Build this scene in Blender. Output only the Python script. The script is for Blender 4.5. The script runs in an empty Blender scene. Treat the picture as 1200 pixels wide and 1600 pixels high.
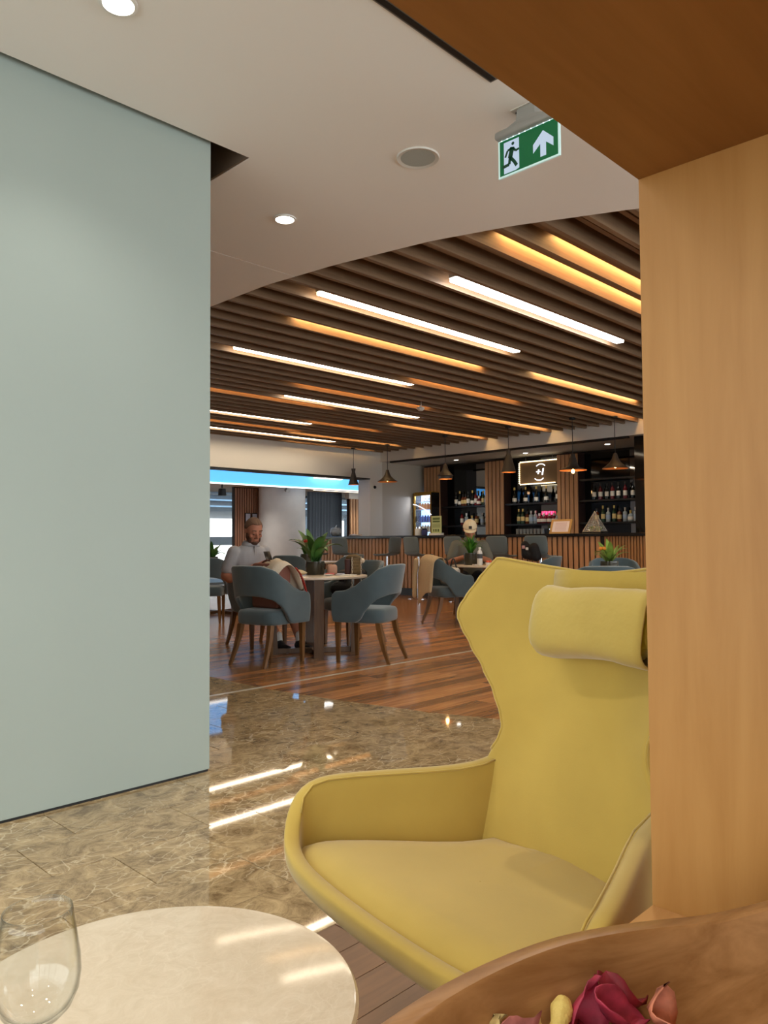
import bpy, bmesh, math, random
from mathutils import Vector, Matrix
random.seed(7)
PI = math.pi
C = bpy.context.scene.collection
SC = bpy.context.scene

# ------------------------------------------------------------------ camera
F_PX, CAM_H = 1200.0, 1.08
YAW, PITCH, ROLL = math.radians(44.4), math.atan(45/1200.0), 0.0065
_F = Vector((math.cos(YAW), math.sin(YAW), 0)); _R = Vector((math.sin(YAW), -math.cos(YAW), 0)); _U = Vector((0, 0, 1))
_Fp = _F*math.cos(PITCH) + _U*math.sin(PITCH); _Up = _U*math.cos(PITCH) - _F*math.sin(PITCH)
_c, _s = math.cos(ROLL), math.sin(ROLL)
_Rr = _R*_c - _Up*_s; _Ur = _R*_s + _Up*_c
camd = bpy.data.cameras.new('camera'); cam = bpy.data.objects.new('camera', camd); C.objects.link(cam)
camd.sensor_fit = 'VERTICAL'; camd.sensor_height = 24.0; camd.lens = 24.0*F_PX/1600.0
camd.clip_start = 0.02; camd.clip_end = 200
M = Matrix(((_Rr.x, _Ur.x, -_Fp.x, 0), (_Rr.y, _Ur.y, -_Fp.y, 0), (_Rr.z, _Ur.z, -_Fp.z, CAM_H), (0, 0, 0, 1)))
cam.matrix_world = M
SC.camera = cam

def spot(px, d):
    """floor position (room axes) at bearing px and distance d in front of the viewpoint"""
    l = (px-600)/F_PX*d
    p = _F*d + _R*l
    return p.x, p.y

# ------------------------------------------------------------------ world, exposure
SC.view_settings.view_transform = 'Standard'; SC.view_settings.look = 'None'
SC.view_settings.gamma = 1.0; SC.view_settings.use_curve_mapping = False
SC.view_settings.exposure = 0.66
wd = bpy.data.worlds.new('world'); SC.world = wd; wd.use_nodes = True
bg = wd.node_tree.nodes['Background']
bg.inputs[0].default_value = (0.93, 1.0, 1.0, 1); bg.inputs[1].default_value = 2.15
SC.cycles.use_denoising = True; SC.cycles.use_adaptive_sampling = True; SC.cycles.adaptive_threshold = 0.03
SC.cycles.max_bounces = 6; SC.cycles.diffuse_bounces = 4; SC.cycles.glossy_bounces = 3
SC.cycles.transmission_bounces = 4; SC.cycles.transparent_max_bounces = 8
SC.cycles.caustics_reflective = False; SC.cycles.caustics_refractive = False
SC.cycles.sample_clamp_indirect = 4.0; SC.cycles.blur_glossy = 0.5

# ------------------------------------------------------------------ helpers
def lin(c):
    out = []
    for v in c[:3]:
        v = v/255.0
        out.append(v/12.92 if v <= 0.04045 else ((v+0.055)/1.055)**2.4)
    return (out[0], out[1], out[2], 1.0)

MATS = {}
def pmat(name, col, rough=0.5, metal=0.0, spec=0.5, emit=None, es=0.0, trans=0.0, ior=1.45, coat=0.0, sheen=0.0, bump=None, vary=None, alpha=1.0):
    if name in MATS: return MATS[name]
    m = bpy.data.materials.new(name); m.use_nodes = True
    nt = m.node_tree; b = nt.nodes['Principled BSDF']
    b.inputs['Base Color'].default_value = lin(col); b.inputs['Roughness'].default_value = rough
    b.inputs['Metallic'].default_value = metal; b.inputs['Specular IOR Level'].default_value = spec
    b.inputs['IOR'].default_value = ior; b.inputs['Transmission Weight'].default_value = trans
    b.inputs['Coat Weight'].default_value = coat; b.inputs['Coat Roughness'].default_value = 0.08
    b.inputs['Sheen Weight'].default_value = sheen
    b.inputs['Alpha'].default_value = alpha
    if emit: b.inputs['Emission Color'].default_value = lin(emit); b.inputs['Emission Strength'].default_value = es
    if vary:                      # (scale, amount) soft tone variation
        tc = nt.nodes.new('ShaderNodeTexCoord'); nz = nt.nodes.new('ShaderNodeTexNoise')
        nz.inputs['Scale'].default_value = vary[0]; nz.inputs['Detail'].default_value = 5
        nt.links.new(tc.outputs['Object'], nz.inputs['Vector'])
        rp = nt.nodes.new('ShaderNodeValToRGB'); a = lin(col); k = vary[1]
        rp.color_ramp.elements[0].position = 0.3; rp.color_ramp.elements[1].position = 0.7
        rp.color_ramp.elements[0].color = (a[0]*(1-k), a[1]*(1-k), a[2]*(1-k), 1)
        rp.color_ramp.elements[1].color = (min(1, a[0]*(1+k)), min(1, a[1]*(1+k)), min(1, a[2]*(1+k)), 1)
        nt.links.new(nz.outputs['Fac'], rp.inputs['Fac']); nt.links.new(rp.outputs['Color'], b.inputs['Base Color'])
    if bump:                      # (scale, strength)
        tc = nt.nodes.new('ShaderNodeTexCoord'); nz = nt.nodes.new('ShaderNodeTexNoise'); bp = nt.nodes.new('ShaderNodeBump')
        nz.inputs['Scale'].default_value = bump[0]; nz.inputs['Detail'].default_value = 3
        bp.inputs['Strength'].default_value = bump[1]; bp.inputs['Distance'].default_value = 0.01
        nt.links.new(tc.outputs['Object'], nz.inputs['Vector']); nt.links.new(nz.outputs['Fac'], bp.inputs['Height'])
        nt.links.new(bp.outputs['Normal'], b.inputs['Normal'])
    MATS[name] = m
    return m

def woodmat(name, c1, c2, axis='X', rough=0.4, stretch=14.0, scale=3.0, rnd=0.0, coat=0.0, spec=0.4):
    """wood grain stretched along one object axis; rnd = tone change from piece to piece"""
    if name in MATS: return MATS[name]
    m = bpy.data.materials.new(name); m.use_nodes = True
    nt = m.node_tree; N = nt.nodes; L = nt.links; b = N['Principled BSDF']
    tc = N.new('ShaderNodeTexCoord'); oi = N.new('ShaderNodeObjectInfo')
    ml = N.new('ShaderNodeMath'); ml.operation = 'MULTIPLY'; ml.inputs[1].default_value = 37.0
    L.new(oi.outputs['Random'], ml.inputs[0])
    ad = N.new('ShaderNodeVectorMath'); ad.operation = 'ADD'
    L.new(tc.outputs['Object'], ad.inputs[0]); L.new(ml.outputs[0], ad.inputs[1])
    mp = N.new('ShaderNodeMapping')
    s = [stretch, stretch, stretch]; s['XYZ'.index(axis)] = 1.0
    mp.inputs['Scale'].default_value = s
    L.new(ad.outputs[0], mp.inputs['Vector'])
    nz = N.new('ShaderNodeTexNoise'); nz.inputs['Scale'].default_value = scale; nz.inputs['Detail'].default_value = 6; nz.inputs['Roughness'].default_value = 0.6
    nz.inputs['Distortion'].default_value = 0.4
    L.new(mp.outputs[0], nz.inputs['Vector'])
    rp = N.new('ShaderNodeValToRGB'); rp.color_ramp.elements[0].position = 0.32; rp.color_ramp.elements[1].position = 0.68
    rp.color_ramp.elements[0].color = lin(c1); rp.color_ramp.elements[1].color = lin(c2)
    L.new(nz.outputs['Fac'], rp.inputs['Fac'])
    last = rp.outputs['Color']
    if rnd > 0:
        mr = N.new('ShaderNodeMapRange'); mr.inputs['To Min'].default_value = 1-rnd; mr.inputs['To Max'].default_value = 1+rnd
        L.new(oi.outputs['Random'], mr.inputs['Value'])
        mx = N.new('ShaderNodeVectorMath'); mx.operation = 'SCALE'
        L.new(last, mx.inputs[0]); L.new(mr.outputs[0], mx.inputs['Scale']); last = mx.outputs[0]
    L.new(last, b.inputs['Base Color'])
    b.inputs['Roughness'].default_value = rough; b.inputs['Coat Weight'].default_value = coat; b.inputs['Coat Roughness'].default_value = 0.1
    b.inputs['Specular IOR Level'].default_value = spec
    MATS[name] = m
    return m

def marblemat(name, base, dark, vein, scale=1.0, rough=0.06, vein_amt=0.8, vein_w=0.06, spec=0.5, rnd=True):
    if name in MATS: return MATS[name]
    m = bpy.data.materials.new(name); m.use_nodes = True
    nt = m.node_tree; N = nt.nodes; L = nt.links; b = N['Principled BSDF']
    tc = N.new('ShaderNodeTexCoord'); oi = N.new('ShaderNodeObjectInfo')
    ml = N.new('ShaderNodeMath'); ml.operation = 'MULTIPLY'; ml.inputs[1].default_value = 53.0 if rnd else 0.0
    L.new(oi.outputs['Random'], ml.inputs[0])
    ad = N.new('ShaderNodeVectorMath'); ad.operation = 'ADD'; L.new(tc.outputs['Object'], ad.inputs[0]); L.new(ml.outputs[0], ad.inputs[1])
    n1 = N.new('ShaderNodeTexNoise'); n1.inputs['Scale'].default_value = 6.5*scale; n1.inputs['Detail'].default_value = 12; n1.inputs['Roughness'].default_value = 0.78; n1.inputs['Distortion'].default_value = 1.2
    L.new(ad.outputs[0], n1.inputs['Vector'])
    r1 = N.new('ShaderNodeValToRGB'); r1.color_ramp.elements[0].position = 0.36; r1.color_ramp.elements[1].position = 0.64
    r1.color_ramp.elements[0].color = lin(dark); r1.color_ramp.elements[1].color = lin(base)
    L.new(n1.outputs['Fac'], r1.inputs['Fac'])
    # distorted cell edges give the pale network of veins
    sc = N.new('ShaderNodeVectorMath'); sc.operation = 'SCALE'; sc.inputs['Scale'].default_value = 0.22/scale
    n2 = N.new('ShaderNodeTexNoise'); n2.inputs['Scale'].default_value = 5.0*scale; n2.inputs['Detail'].default_value = 7
    L.new(ad.outputs[0], n2.inputs['Vector']); L.new(n2.outputs['Color'], sc.inputs[0])
    a2 = N.new('ShaderNodeVectorMath'); a2.operation = 'ADD'; L.new(ad.outputs[0], a2.inputs[0]); L.new(sc.outputs[0], a2.inputs[1])
    mp = N.new('ShaderNodeMapping'); mp.inputs['Scale'].default_value = (1.0, 1.9, 1.0); mp.inputs['Rotation'].default_value = (0, 0, 0.5)
    L.new(a2.outputs[0], mp.inputs['Vector'])
    vo = N.new('ShaderNodeTexVoronoi'); vo.feature = 'DISTANCE_TO_EDGE'; vo.inputs['Scale'].default_value = 8.0*scale
    L.new(mp.outputs[0], vo.inputs['Vector'])
    r2 = N.new('ShaderNodeValToRGB'); r2.color_ramp.elements[0].position = 0.0; r2.color_ramp.elements[1].position = vein_w
    r2.color_ramp.elements[0].color = (vein_amt,)*3+(1,); r2.color_ramp.elements[1].color = (0, 0, 0, 1)
    L.new(vo.outputs['Distance'], r2.inputs['Fac'])
    n3 = N.new('ShaderNodeTexNoise'); n3.inputs['Scale'].default_value = 2.2*scale; n3.inputs['Detail'].default_value = 3
    L.new(ad.outputs[0], n3.inputs['Vector'])
    r3 = N.new('ShaderNodeValToRGB'); r3.color_ramp.elements[0].position = 0.38; r3.color_ramp.elements[1].position = 0.62
    L.new(n3.outputs['Fac'], r3.inputs['Fac'])
    mu = N.new('ShaderNodeMath'); mu.operation = 'MULTIPLY'; L.new(r2.outputs['Color'], mu.inputs[0]); L.new(r3.outputs['Color'], mu.inputs[1])
    mx = N.new('ShaderNodeMix'); mx.data_type = 'RGBA'
    L.new(mu.outputs[0], mx.inputs['Factor']); L.new(r1.outputs['Color'], mx.inputs['A']); mx.inputs['B'].default_value = lin(vein)
    L.new(mx.outputs['Result'], b.inputs['Base Color'])
    b.inputs['Roughness'].default_value = rough; b.inputs['Specular IOR Level'].default_value = spec
    MATS[name] = m
    return m

def emat(name, col, s):
    if name in MATS: return MATS[name]
    m = bpy.data.materials.new(name); m.use_nodes = True
    nt = m.node_tree; b = nt.nodes['Principled BSDF']
    b.inputs['Base Color'].default_value = lin(col); b.inputs['Emission Color'].default_value = lin(col); b.inputs['Emission Strength'].default_value = s
    MATS[name] = m
    return m

class MB:
    """collects shapes and links them as ONE mesh object"""
    def __init__(s): s.v = []; s.f = []
    def add(s, vs, fs):
        o = len(s.v); s.v += [tuple(p) for p in vs]; s.f += [tuple(o+i for i in q) for q in fs]; return s
    def box(s, x0, x1, y0, y1, z0, z1):
        return s.add([(x0,y0,z0),(x1,y0,z0),(x1,y1,z0),(x0,y1,z0),(x0,y0,z1),(x1,y0,z1),(x1,y1,z1),(x0,y1,z1)],
                     [(0,3,2,1),(4,5,6,7),(0,1,5,4),(1,2,6,5),(2,3,7,6),(3,0,4,7)])
    def rbox(s, x0, x1, y0, y1, z0, z1, r=0.02, seg=3):
        bm = bmesh.new(); bmesh.ops.create_cube(bm, size=1.0)
        for v in bm.verts: v.co = Vector(((x0+x1)/2+v.co.x*(x1-x0), (y0+y1)/2+v.co.y*(y1-y0), (z0+z1)/2+v.co.z*(z1-z0)))
        bmesh.ops.bevel(bm, geom=bm.edges[:], offset=r, segments=seg, profile=0.5, affect='EDGES')
        bm.verts.index_update()
        s.add([v.co[:] for v in bm.verts], [[v.index for v in f.verts] for f in bm.faces]); bm.free(); return s
    def prism(s, pts, z0, z1):
        n = len(pts)
        return s.add([(x,y,z0) for x,y in pts]+[(x,y,z1) for x,y in pts],
                     [tuple(range(n-1,-1,-1)), tuple(range(n,2*n))]+[(i,(i+1)%n,n+(i+1)%n,n+i) for i in range(n)])
    def loft(s, rings, caps=True, closed=True):
        n = len(rings[0]); vs = [p for r in rings for p in r]; fs = []
        for i in range(len(rings)-1):
            for j in range(n if closed else n-1):
                k = (j+1) % n
                fs.append((i*n+j, i*n+k, (i+1)*n+k, (i+1)*n+j))
        if caps and closed: fs += [tuple(range(n-1,-1,-1)), tuple(range((len(rings)-1)*n, len(rings)*n))]
        return s.add(vs, fs)
    def lathe(s, prof, n=24, c=(0,0,0), cap=False):
        rings = [[(c[0]+r*math.cos(2*PI*j/n), c[1]+r*math.sin(2*PI*j/n), c[2]+z) for j in range(n)] for r, z in prof]
        return s.loft(rings, caps=cap)
    def tube(s, pts, r, n=8, closed=False):
        pts = [Vector(p) for p in pts]; m = len(pts)
        rr = r if isinstance(r, (list, tuple)) else [r]*m
        rings = []; prev = None
        for i, p in enumerate(pts):
            if closed: t = pts[(i+1)%m]-pts[i-1]
            else: t = pts[min(i+1, m-1)]-pts[max(i-1, 0)]
            t.normalize()
            if prev is None:
                a = Vector((0,0,1)) if abs(t.z) < 0.9 else Vector((1,0,0))
                u = t.cross(a).normalized()
            else:
                u = (prev - t*prev.dot(t)).normalized()
            prev = u; w = t.cross(u)
            rings.append([tuple(p+u*(rr[i]*math.cos(2*PI*j/n))+w*(rr[i]*math.sin(2*PI*j/n))) for j in range(n)])
        if closed: rings.append(rings[0]); return s.loft(rings, caps=False)
        return s.loft(rings)
    def capsule(s, p0, r0, p1, r1, n=12):
        p0, p1 = Vector(p0), Vector(p1); d = (p1-p0); L = d.length
        t = d/L if L > 1e-6 else Vector((0,0,1))
        pts = []; rr = []
        for k in range(5):
            a = PI/2*k/5; pts.append(p0-t*(r0*math.cos(a))); rr.append(max(1e-4, r0*math.sin(a)))
        pts.append(p0); rr.append(r0); pts.append(p1); rr.append(r1)
        for k in range(4, -1, -1):
            a = PI/2*k/5; pts.append(p1+t*(r1*math.cos(a))); rr.append(max(1e-4, r1*math.sin(a)))
        # remove coincident points
        P = [pts[0]]; Rr = [rr[0]]
        for p, q in zip(pts[1:], rr[1:]):
            if (p-P[-1]).length > 1e-5: P.append(p); Rr.append(q)
        return s.tube(P, Rr, n)
    def ball(s, c, rx, ry=None, rz=None, n=14, m=9):
        ry = ry or rx; rz = rz or rx; rings = []
        for i in range(m+1):
            a = -PI/2+PI*i/m; k = max(0.002, math.cos(a))
            rings.append([(c[0]+rx*k*math.cos(2*PI*j/n), c[1]+ry*k*math.sin(2*PI*j/n), c[2]+rz*math.sin(a)) for j in range(n)])
        return s.loft(rings)
    def grid(s, rows):
        n = len(rows[0])
        return s.add([p for r in rows for p in r], [(i*n+j, i*n+j+1, (i+1)*n+j+1, (i+1)*n+j) for i in range(len(rows)-1) for j in range(n-1)])
    def mesh(s, name, m=None, smooth=None):
        me = bpy.data.meshes.new(name); me.from_pydata(s.v, [], s.f); me.validate()
        bm = bmesh.new(); bm.from_mesh(me); bmesh.ops.recalc_face_normals(bm, faces=bm.faces[:]); bm.to_mesh(me); bm.free()
        if m: me.materials.append(m)
        if smooth is not None:
            me.shade_smooth()
            if smooth < 180: me.set_sharp_from_angle(angle=math.radians(smooth))
        return me
    def build(s, name, m, parent=None, smooth=None, loc=(0,0,0), rot=(0,0,0)):
        return link(name, s.mesh(name, m, smooth), parent, loc, rot)

def link(name, me, parent=None, loc=(0,0,0), rot=(0,0,0)):
    o = bpy.data.objects.new(name, me); C.objects.link(o); o.parent = parent; o.location = loc; o.rotation_euler = rot
    return o
def tag(o, label=None, cat=None, group=None, kind=None):
    if label: o['label'] = label
    if cat: o['category'] = cat
    if group: o['group'] = group
    if kind: o['kind'] = kind
    return o
def thing(name, label, cat, loc=(0,0,0), rotz=0.0, group=None):
    o = bpy.data.objects.new(name, None); C.objects.link(o); o.location = loc; o.rotation_euler = (0,0,rotz)
    o.empty_display_size = 0.1
    return tag(o, label, cat, group)
def dup(root, loc, rotz=0.0, label=None, group=None):
    def cp(o, par):
        c = o.copy(); C.objects.link(c); c.parent = par
        for ch in kids.get(o, []): cp(ch, c)
        return c
    kids = {}
    def walk(o):
        kids[o] = list(o.children)
        for ch in kids[o]: walk(ch)
    walk(root)
    r = cp(root, None); r.location = loc; r.rotation_euler = (0,0,rotz)
    if label: r['label'] = label
    if group: r['group'] = group
    return r
def struct(o, label=None):
    o['kind'] = 'structure'
    if label: o['label'] = label
    return o
def mods(o, *ms):
    for t, kw in ms:
        m = o.modifiers.new(t.lower(), t)
        for k, v in kw.items(): setattr(m, k, v)
    return o
def smoothstep(a, b, x):
    t = max(0.0, min(1.0, (x-a)/(b-a))); return t*t*(3-2*t)
def interp(x, pts):
    if x <= pts[0][0]: return pts[0][1]
    for (a, b), (c, d) in zip(pts, pts[1:]):
        if x <= c:
            t = (x-a)/(c-a); t = t*t*(3-2*t)*0.5+t*0.5
            return b+(d-b)*t
    return pts[-1][1]
def lamp(name, kind, loc, power, col, parent=None, size=0.1, rot=(0,0,0), **kw):
    d = bpy.data.lights.new(name, kind); d.energy = power; d.color = lin(col)[:3]
    if kind == 'AREA': d.size = size
    else: d.shadow_soft_size = size
    for k, v in kw.items(): setattr(d, k, v)
    o = bpy.data.objects.new(name, d); C.objects.link(o); o.location = loc; o.rotation_euler = rot; o.parent = parent
    return o

# ------------------------------------------------------------------ materials
WHITE = pmat('ceiling_paint', (246,242,236), 0.8)
WALLW = pmat('wall_paint', (225,219,210), 0.75)
GREYW = pmat('grey_green_panel', (164,175,169), 0.45, vary=(1.3, 0.025), spec=0.3)
DARK = pmat('near_black', (20,18,17), 0.5)
BLACKGLOSS = pmat('black_gloss', (14,14,15), 0.08)
VENEER = woodmat('beech_veneer', (170,119,58), (186,136,74), 'Z', 0.42, 10, 2.2, spec=0.35)
VENEERX = woodmat('beech_veneer_flat', (190,140,84), (208,160,104), 'X', 0.42, 10, 2.2, spec=0.35)
SLAT = woodmat('ceiling_slat_wood', (120,92,68), (144,114,86), 'X', 0.45, 16, 2.5, 0.08)
BARSLAT = woodmat('bar_slat_wood', (176,128,88), (202,156,114), 'Z', 0.45, 16, 2.5, 0.06)
FINESLAT = woodmat('fine_slat_wood', (150,106,66), (172,126,82), 'Z', 0.5, 16, 2.5, 0.06)
PLANK = woodmat('floor_plank_wood', (140,92,56), (188,134,84), 'X', 0.22, 12, 2.0, 0.38, spec=0.45)
PLANK2 = woodmat('floor_plank_dark', (82,54,36), (112,78,54), 'X', 0.3, 12, 2.0, 0.22)
LEGW = woodmat('chair_leg_wood', (98,66,35), (124,86,48), 'Z', 0.35, 12, 4)
TABLEW = woodmat('table_base_wood', (82,54,30), (104,72,44), 'Z', 0.35, 12, 4)
MARBLE = marblemat('brown_marble', (196,170,128), (116,94,66), (234,216,182), 1.3, 0.035, 0.62, 0.05, spec=0.55)
CREAM = marblemat('cream_marble', (226,211,187), (212,195,168), (236,224,204), 3.0, 0.09, 0.35, 0.05, spec=0.35)
TOPSTONE = pmat('table_top_stone', (206,192,174), 0.18)
YELLOW = pmat('mustard_velvet', (188,159,77), 0.85, sheen=0.35, vary=(5, 0.07), bump=(420, 0.05), spec=0.2)
YELLOWD = pmat('mustard_piping', (172,156,66), 0.8, spec=0.2)
BLUEV = pmat('slate_blue_velvet', (76,91,97), 0.75, sheen=0.5, vary=(6, 0.10), spec=0.25)
STOOLV = pmat('stool_slate_fabric', (104,116,119), 0.8, sheen=0.3, spec=0.25)
CHROME = pmat('chrome', (225,225,228), 0.08, 1.0)
BRASS = pmat('aged_brass', (150,120,70), 0.35, 1.0)
MIRROR = pmat('dark_mirror', (150,152,155), 0.03, 1.0)
SMOKE = pmat('smoked_mirror', (58,60,63), 0.05, 1.0)
GLASSM = bpy.data.materials.new('clear_glass'); GLASSM.use_nodes = True
def _thin(m):
    nt = m.node_tree; nt.nodes.clear()
    o = nt.nodes.new('ShaderNodeOutputMaterial'); mx = nt.nodes.new('ShaderNodeMixShader'); tr = nt.nodes.new('ShaderNodeBsdfTransparent'); gl = nt.nodes.new('ShaderNodeBsdfGlossy'); fr = nt.nodes.new('ShaderNodeMapRange'); lw = nt.nodes.new('ShaderNodeLayerWeight'); pw = nt.nodes.new('ShaderNodeMath'); pw.operation = 'POWER'; pw.inputs[1].default_value = 5.0; nt.links.new(lw.outputs['Facing'], pw.inputs[0]); nt.links.new(pw.outputs[0], fr.inputs[0]); fr.inputs['To Min'].default_value = 0.05; fr.inputs['To Max'].default_value = 0.85; cr = nt.nodes.new('ShaderNodeValToRGB'); nt.links.new(lw.outputs['Facing'], cr.inputs[0]); cr.color_ramp.elements[0].position = 0.55; cr.color_ramp.elements[0].color = (0.985, 0.99, 0.985, 1); cr.color_ramp.elements[1].color = (0.55, 0.57, 0.55, 1); nt.links.new(cr.outputs[0], tr.inputs[0])
    tr.inputs[0].default_value = (0.97, 0.98, 0.97, 1); gl.inputs['Roughness'].default_value = 0.0
    nt.links.new(fr.outputs[0], mx.inputs[0]); nt.links.new(tr.outputs[0], mx.inputs[1]); nt.links.new(gl.outputs[0], mx.inputs[2]); nt.links.new(mx.outputs[0], o.inputs[0])
_thin(GLASSM)
LEAF = pmat('leaf_green', (62,104,44), 0.45, vary=(9, 0.3))
LEAF2 = pmat('leaf_lime', (120,150,62), 0.45, vary=(9, 0.25))
POTG = pmat('smoky_pot_glass', (58,56,46), 0.08, spec=0.6)
SOIL = pmat('soil', (38,30,24), 0.9)
PAPER = pmat('paper_white', (240,236,228), 0.7)
GREYMETAL = pmat('grey_metal', (150,150,148), 0.45, 0.3)
SKIN = pmat('skin', (182,122,98), 0.55, spec=0.35)
# ================================================================== SETTING
ZC = 3.0
_CURVE = [(0.6,5.35),(1.2,4.75),(1.65,4.42),(2.03,4.17),(2.66,3.87),(3.18,3.69),(3.91,3.54),(4.59,3.455),(5.36,3.45),(6.5,3.50),(9.0,3.75)]
def curve_x(y):
    p = _CURVE
    if y <= p[0][0]: return p[0][1]+(p[0][0]-y)*1.0
    for (a, b), (c, d) in zip(p, p[1:]):
        if y <= c: return b+(d-b)*(y-a)/(c-a)
    return p[-1][1]
WALL_Y, WALL_X1 = 3.157, 2.036
HEAD_Y, BEAM_X = 11.75, 11.9
BARX, BAR_Z = 11.2, 1.18
BACKX = 13.45
STRIP_Y = 4.66

# --- floor: stone base, marble tiles, planks
fl = struct(MB().box(-4, 20, -4, 20, -0.12, -0.012).build('floor', pmat('floor_bed', (60,50,40), 0.8)), 'brown marble and dark plank floor')
def poly_piece(x0, x1, y0, y1, side, g=0.0012):
    """piece of floor cut by the curved border; side 'L' keeps what lies left of it"""
    n = 6; L = []; Rr = []
    for k in range(n+1):
        y = y0+g+(y1-y0-2*g)*k/n; c = curve_x(y)
        a, b = x0+g, x1-g
        if side == 'L': b = min(b, c-g)
        else: a = max(a, c+g)
        if b-a > 0.004: L.append((a, y)); Rr.append((b, y))
    if len(L) < 2: return None
    if side == 'L' and curve_x(y0) > x1 and curve_x(y1) > x1 or side == 'R' and curve_x(y0) < x0 and curve_x(y1) < x0:
        return [L[0], Rr[0], Rr[-1], L[-1]]
    return L + Rr[::-1]
def slab(pts, name, mat, parent, bev=0.0015, h=0.012):
    cx = sum(p[0] for p in pts)/len(pts); cy = sum(p[1] for p in pts)/len(pts)
    n = len(pts); ins = []
    for x, y in pts:
        dx, dy = cx-x, cy-y; d = math.hypot(dx, dy) or 1
        ins.append((x+dx/d*bev*1.3-cx, y+dy/d*bev*1.3-cy))
    out = [(x-cx, y-cy) for x, y in pts]
    mb = MB(); vs = [(x,y,-h) for x,y in out]+[(x,y,-bev*0.7) for x,y in out]+[(x,y,0) for x,y in ins]
    fs = [tuple(range(2*n, 3*n))]
    for r in (0, 1):
        for i in range(n): fs.append((r*n+i, r*n+(i+1)%n, (r+1)*n+(i+1)%n, (r+1)*n+i))
    mb.add(vs, fs)
    return mb.build(name, mat, parent, loc=(cx, cy, 0))
anchors = {1.65: 1.85, 1.95: 1.56, 2.25: 1.26, 2.55: 1.052, 2.85: 1.262}
row = 1.65
while row < 8.0:
    a = anchors.get(round(row, 2), 1.05+random.random()*0.6)
    x = a-0.6*6
    while x < 5.2:
        if x+0.6 > -1.4 and not (row >= 3.2 and x+0.6 < 1.2) and not (row > 5.5 and x < 2.2):
            y1 = STRIP_Y-0.0 if abs(row-4.35) < 0.01 else row+0.3
            y0 = STRIP_Y+0.03 if abs(row-4.65) < 0.01 else row
            p = poly_piece(x, x+0.6, y0, y1, 'L')
            if p: slab(p, 'tile', MARBLE, fl)
        x += 0.6
    row = round(row+0.3, 2)
# pale metal strip let into the floor
struct(MB().box(2.0, 11.9, STRIP_Y, STRIP_Y+0.035, -0.012, 0.0015).build('trim_1', pmat('strip_metal', (190,178,160), 0.35, 0.2)), 'pale strip let into the plank floor')
# planks: single pieces where they can be told apart, one joined part beyond
PW = 0.12
far = MB(); npl = 0
def plank_row(y0, y1, xa, xb, mat, side, near):
    global npl
    x = xa - random.random()*1.6
    while x < xb:
        L = random.choice((1.2, 1.5, 1.8, 2.1)); x1 = min(x+L, xb)
        p = poly_piece(max(x, xa), x1, y0, y1, side) if side else [(max(x,xa)+.001, y0+.001), (x1-.001, y0+.001), (x1-.001, y1-.001), (max(x,xa)+.001, y1-.001)]
        if p:
            if near(x, x1, y0) and npl < 285: slab(p, 'plank', mat, fl, 0.001); npl += 1
            else:
                n = len(p); far.add([(a,b,-0.001) for a,b in p], [tuple(range(n))])
        x = x1
y = STRIP_Y
while y > -2:
    y0 = y-PW
    if y0 > 1.65-PW*0.5: plank_row(max(y0, 1.65), y, 3.0, 11.2, PLANK, 'R', lambda a, b, yy: a < 8.5 and yy > 2.2)
    y = y0
y = STRIP_Y+0.035
while y < 16.5:
    plank_row(y, y+PW, 3.0, 11.2 if y < 12.9 else 15.5, PLANK, 'R', lambda a, b, yy: yy < 7.6 and a < 8.6)
    y += PW
y = 1.65
while y > -1.5:
    plank_row(y-PW, y, -1.5, 5.0 if y > 0.8 else 6.5, PLANK2, None, lambda a, b, yy: yy > 0.7 and b > 0.2 and a < 2.6)
    y -= PW
o = far.build('plank_field', PLANK, fl); o['kind'] = 'stuff'; o['label'] = 'planks of the far floor'

# --- white ceiling with its curved edge and the slot above the grey partition
SLX, SLY0, SLY1 = 2.236, 3.115, 3.60
def ceil_poly(y0, y1, xa):
    n = max(2, int((y1-y0)/0.08)); pts = [(xa, y0)]
    for k in range(n+1):
        y = y0+(y1-y0)*k/n; pts.append((curve_x(y), y))
    pts.append((xa, y1)); return pts
cm = MB()
cm.prism(ceil_poly(-4, SLY0, -4), ZC, ZC+0.16)
cm.prism(ceil_poly(SLY0, SLY1, SLX), ZC, ZC+0.16)
cm.prism(ceil_poly(SLY1, 4.30, -4), ZC, ZC+0.16)
cm.prism(ceil_poly(4.308, 8.9, -4), ZC, ZC+0.16)
ce = struct(cm.build('ceiling', WHITE), 'smooth white ceiling with a curved edge')
struct(MB().box(-4, 20, -4, 20, ZC+0.30, ZC+0.42).build('ceiling_slab', pmat('void_black', (34,26,20), 0.9)), 'dark ceiling void above the slats')
SLM = pmat('slot_shade', (118,98,82), 0.8)  # brown shading inside the slot put into the lining colour
struct(MB().box(SLX-0.012, SLX-0.001, SLY0, SLY1, ZC+0.002, ZC+0.29).build('trim_5', SLM), 'end of the ceiling slot with its shade painted in brown')
struct(MB().box(-4, SLX, SLY1-0.012, SLY1-0.001, ZC+0.002, ZC+0.29).build('trim_6', SLM), 'side of the ceiling slot with its shade painted in brown')
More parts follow.
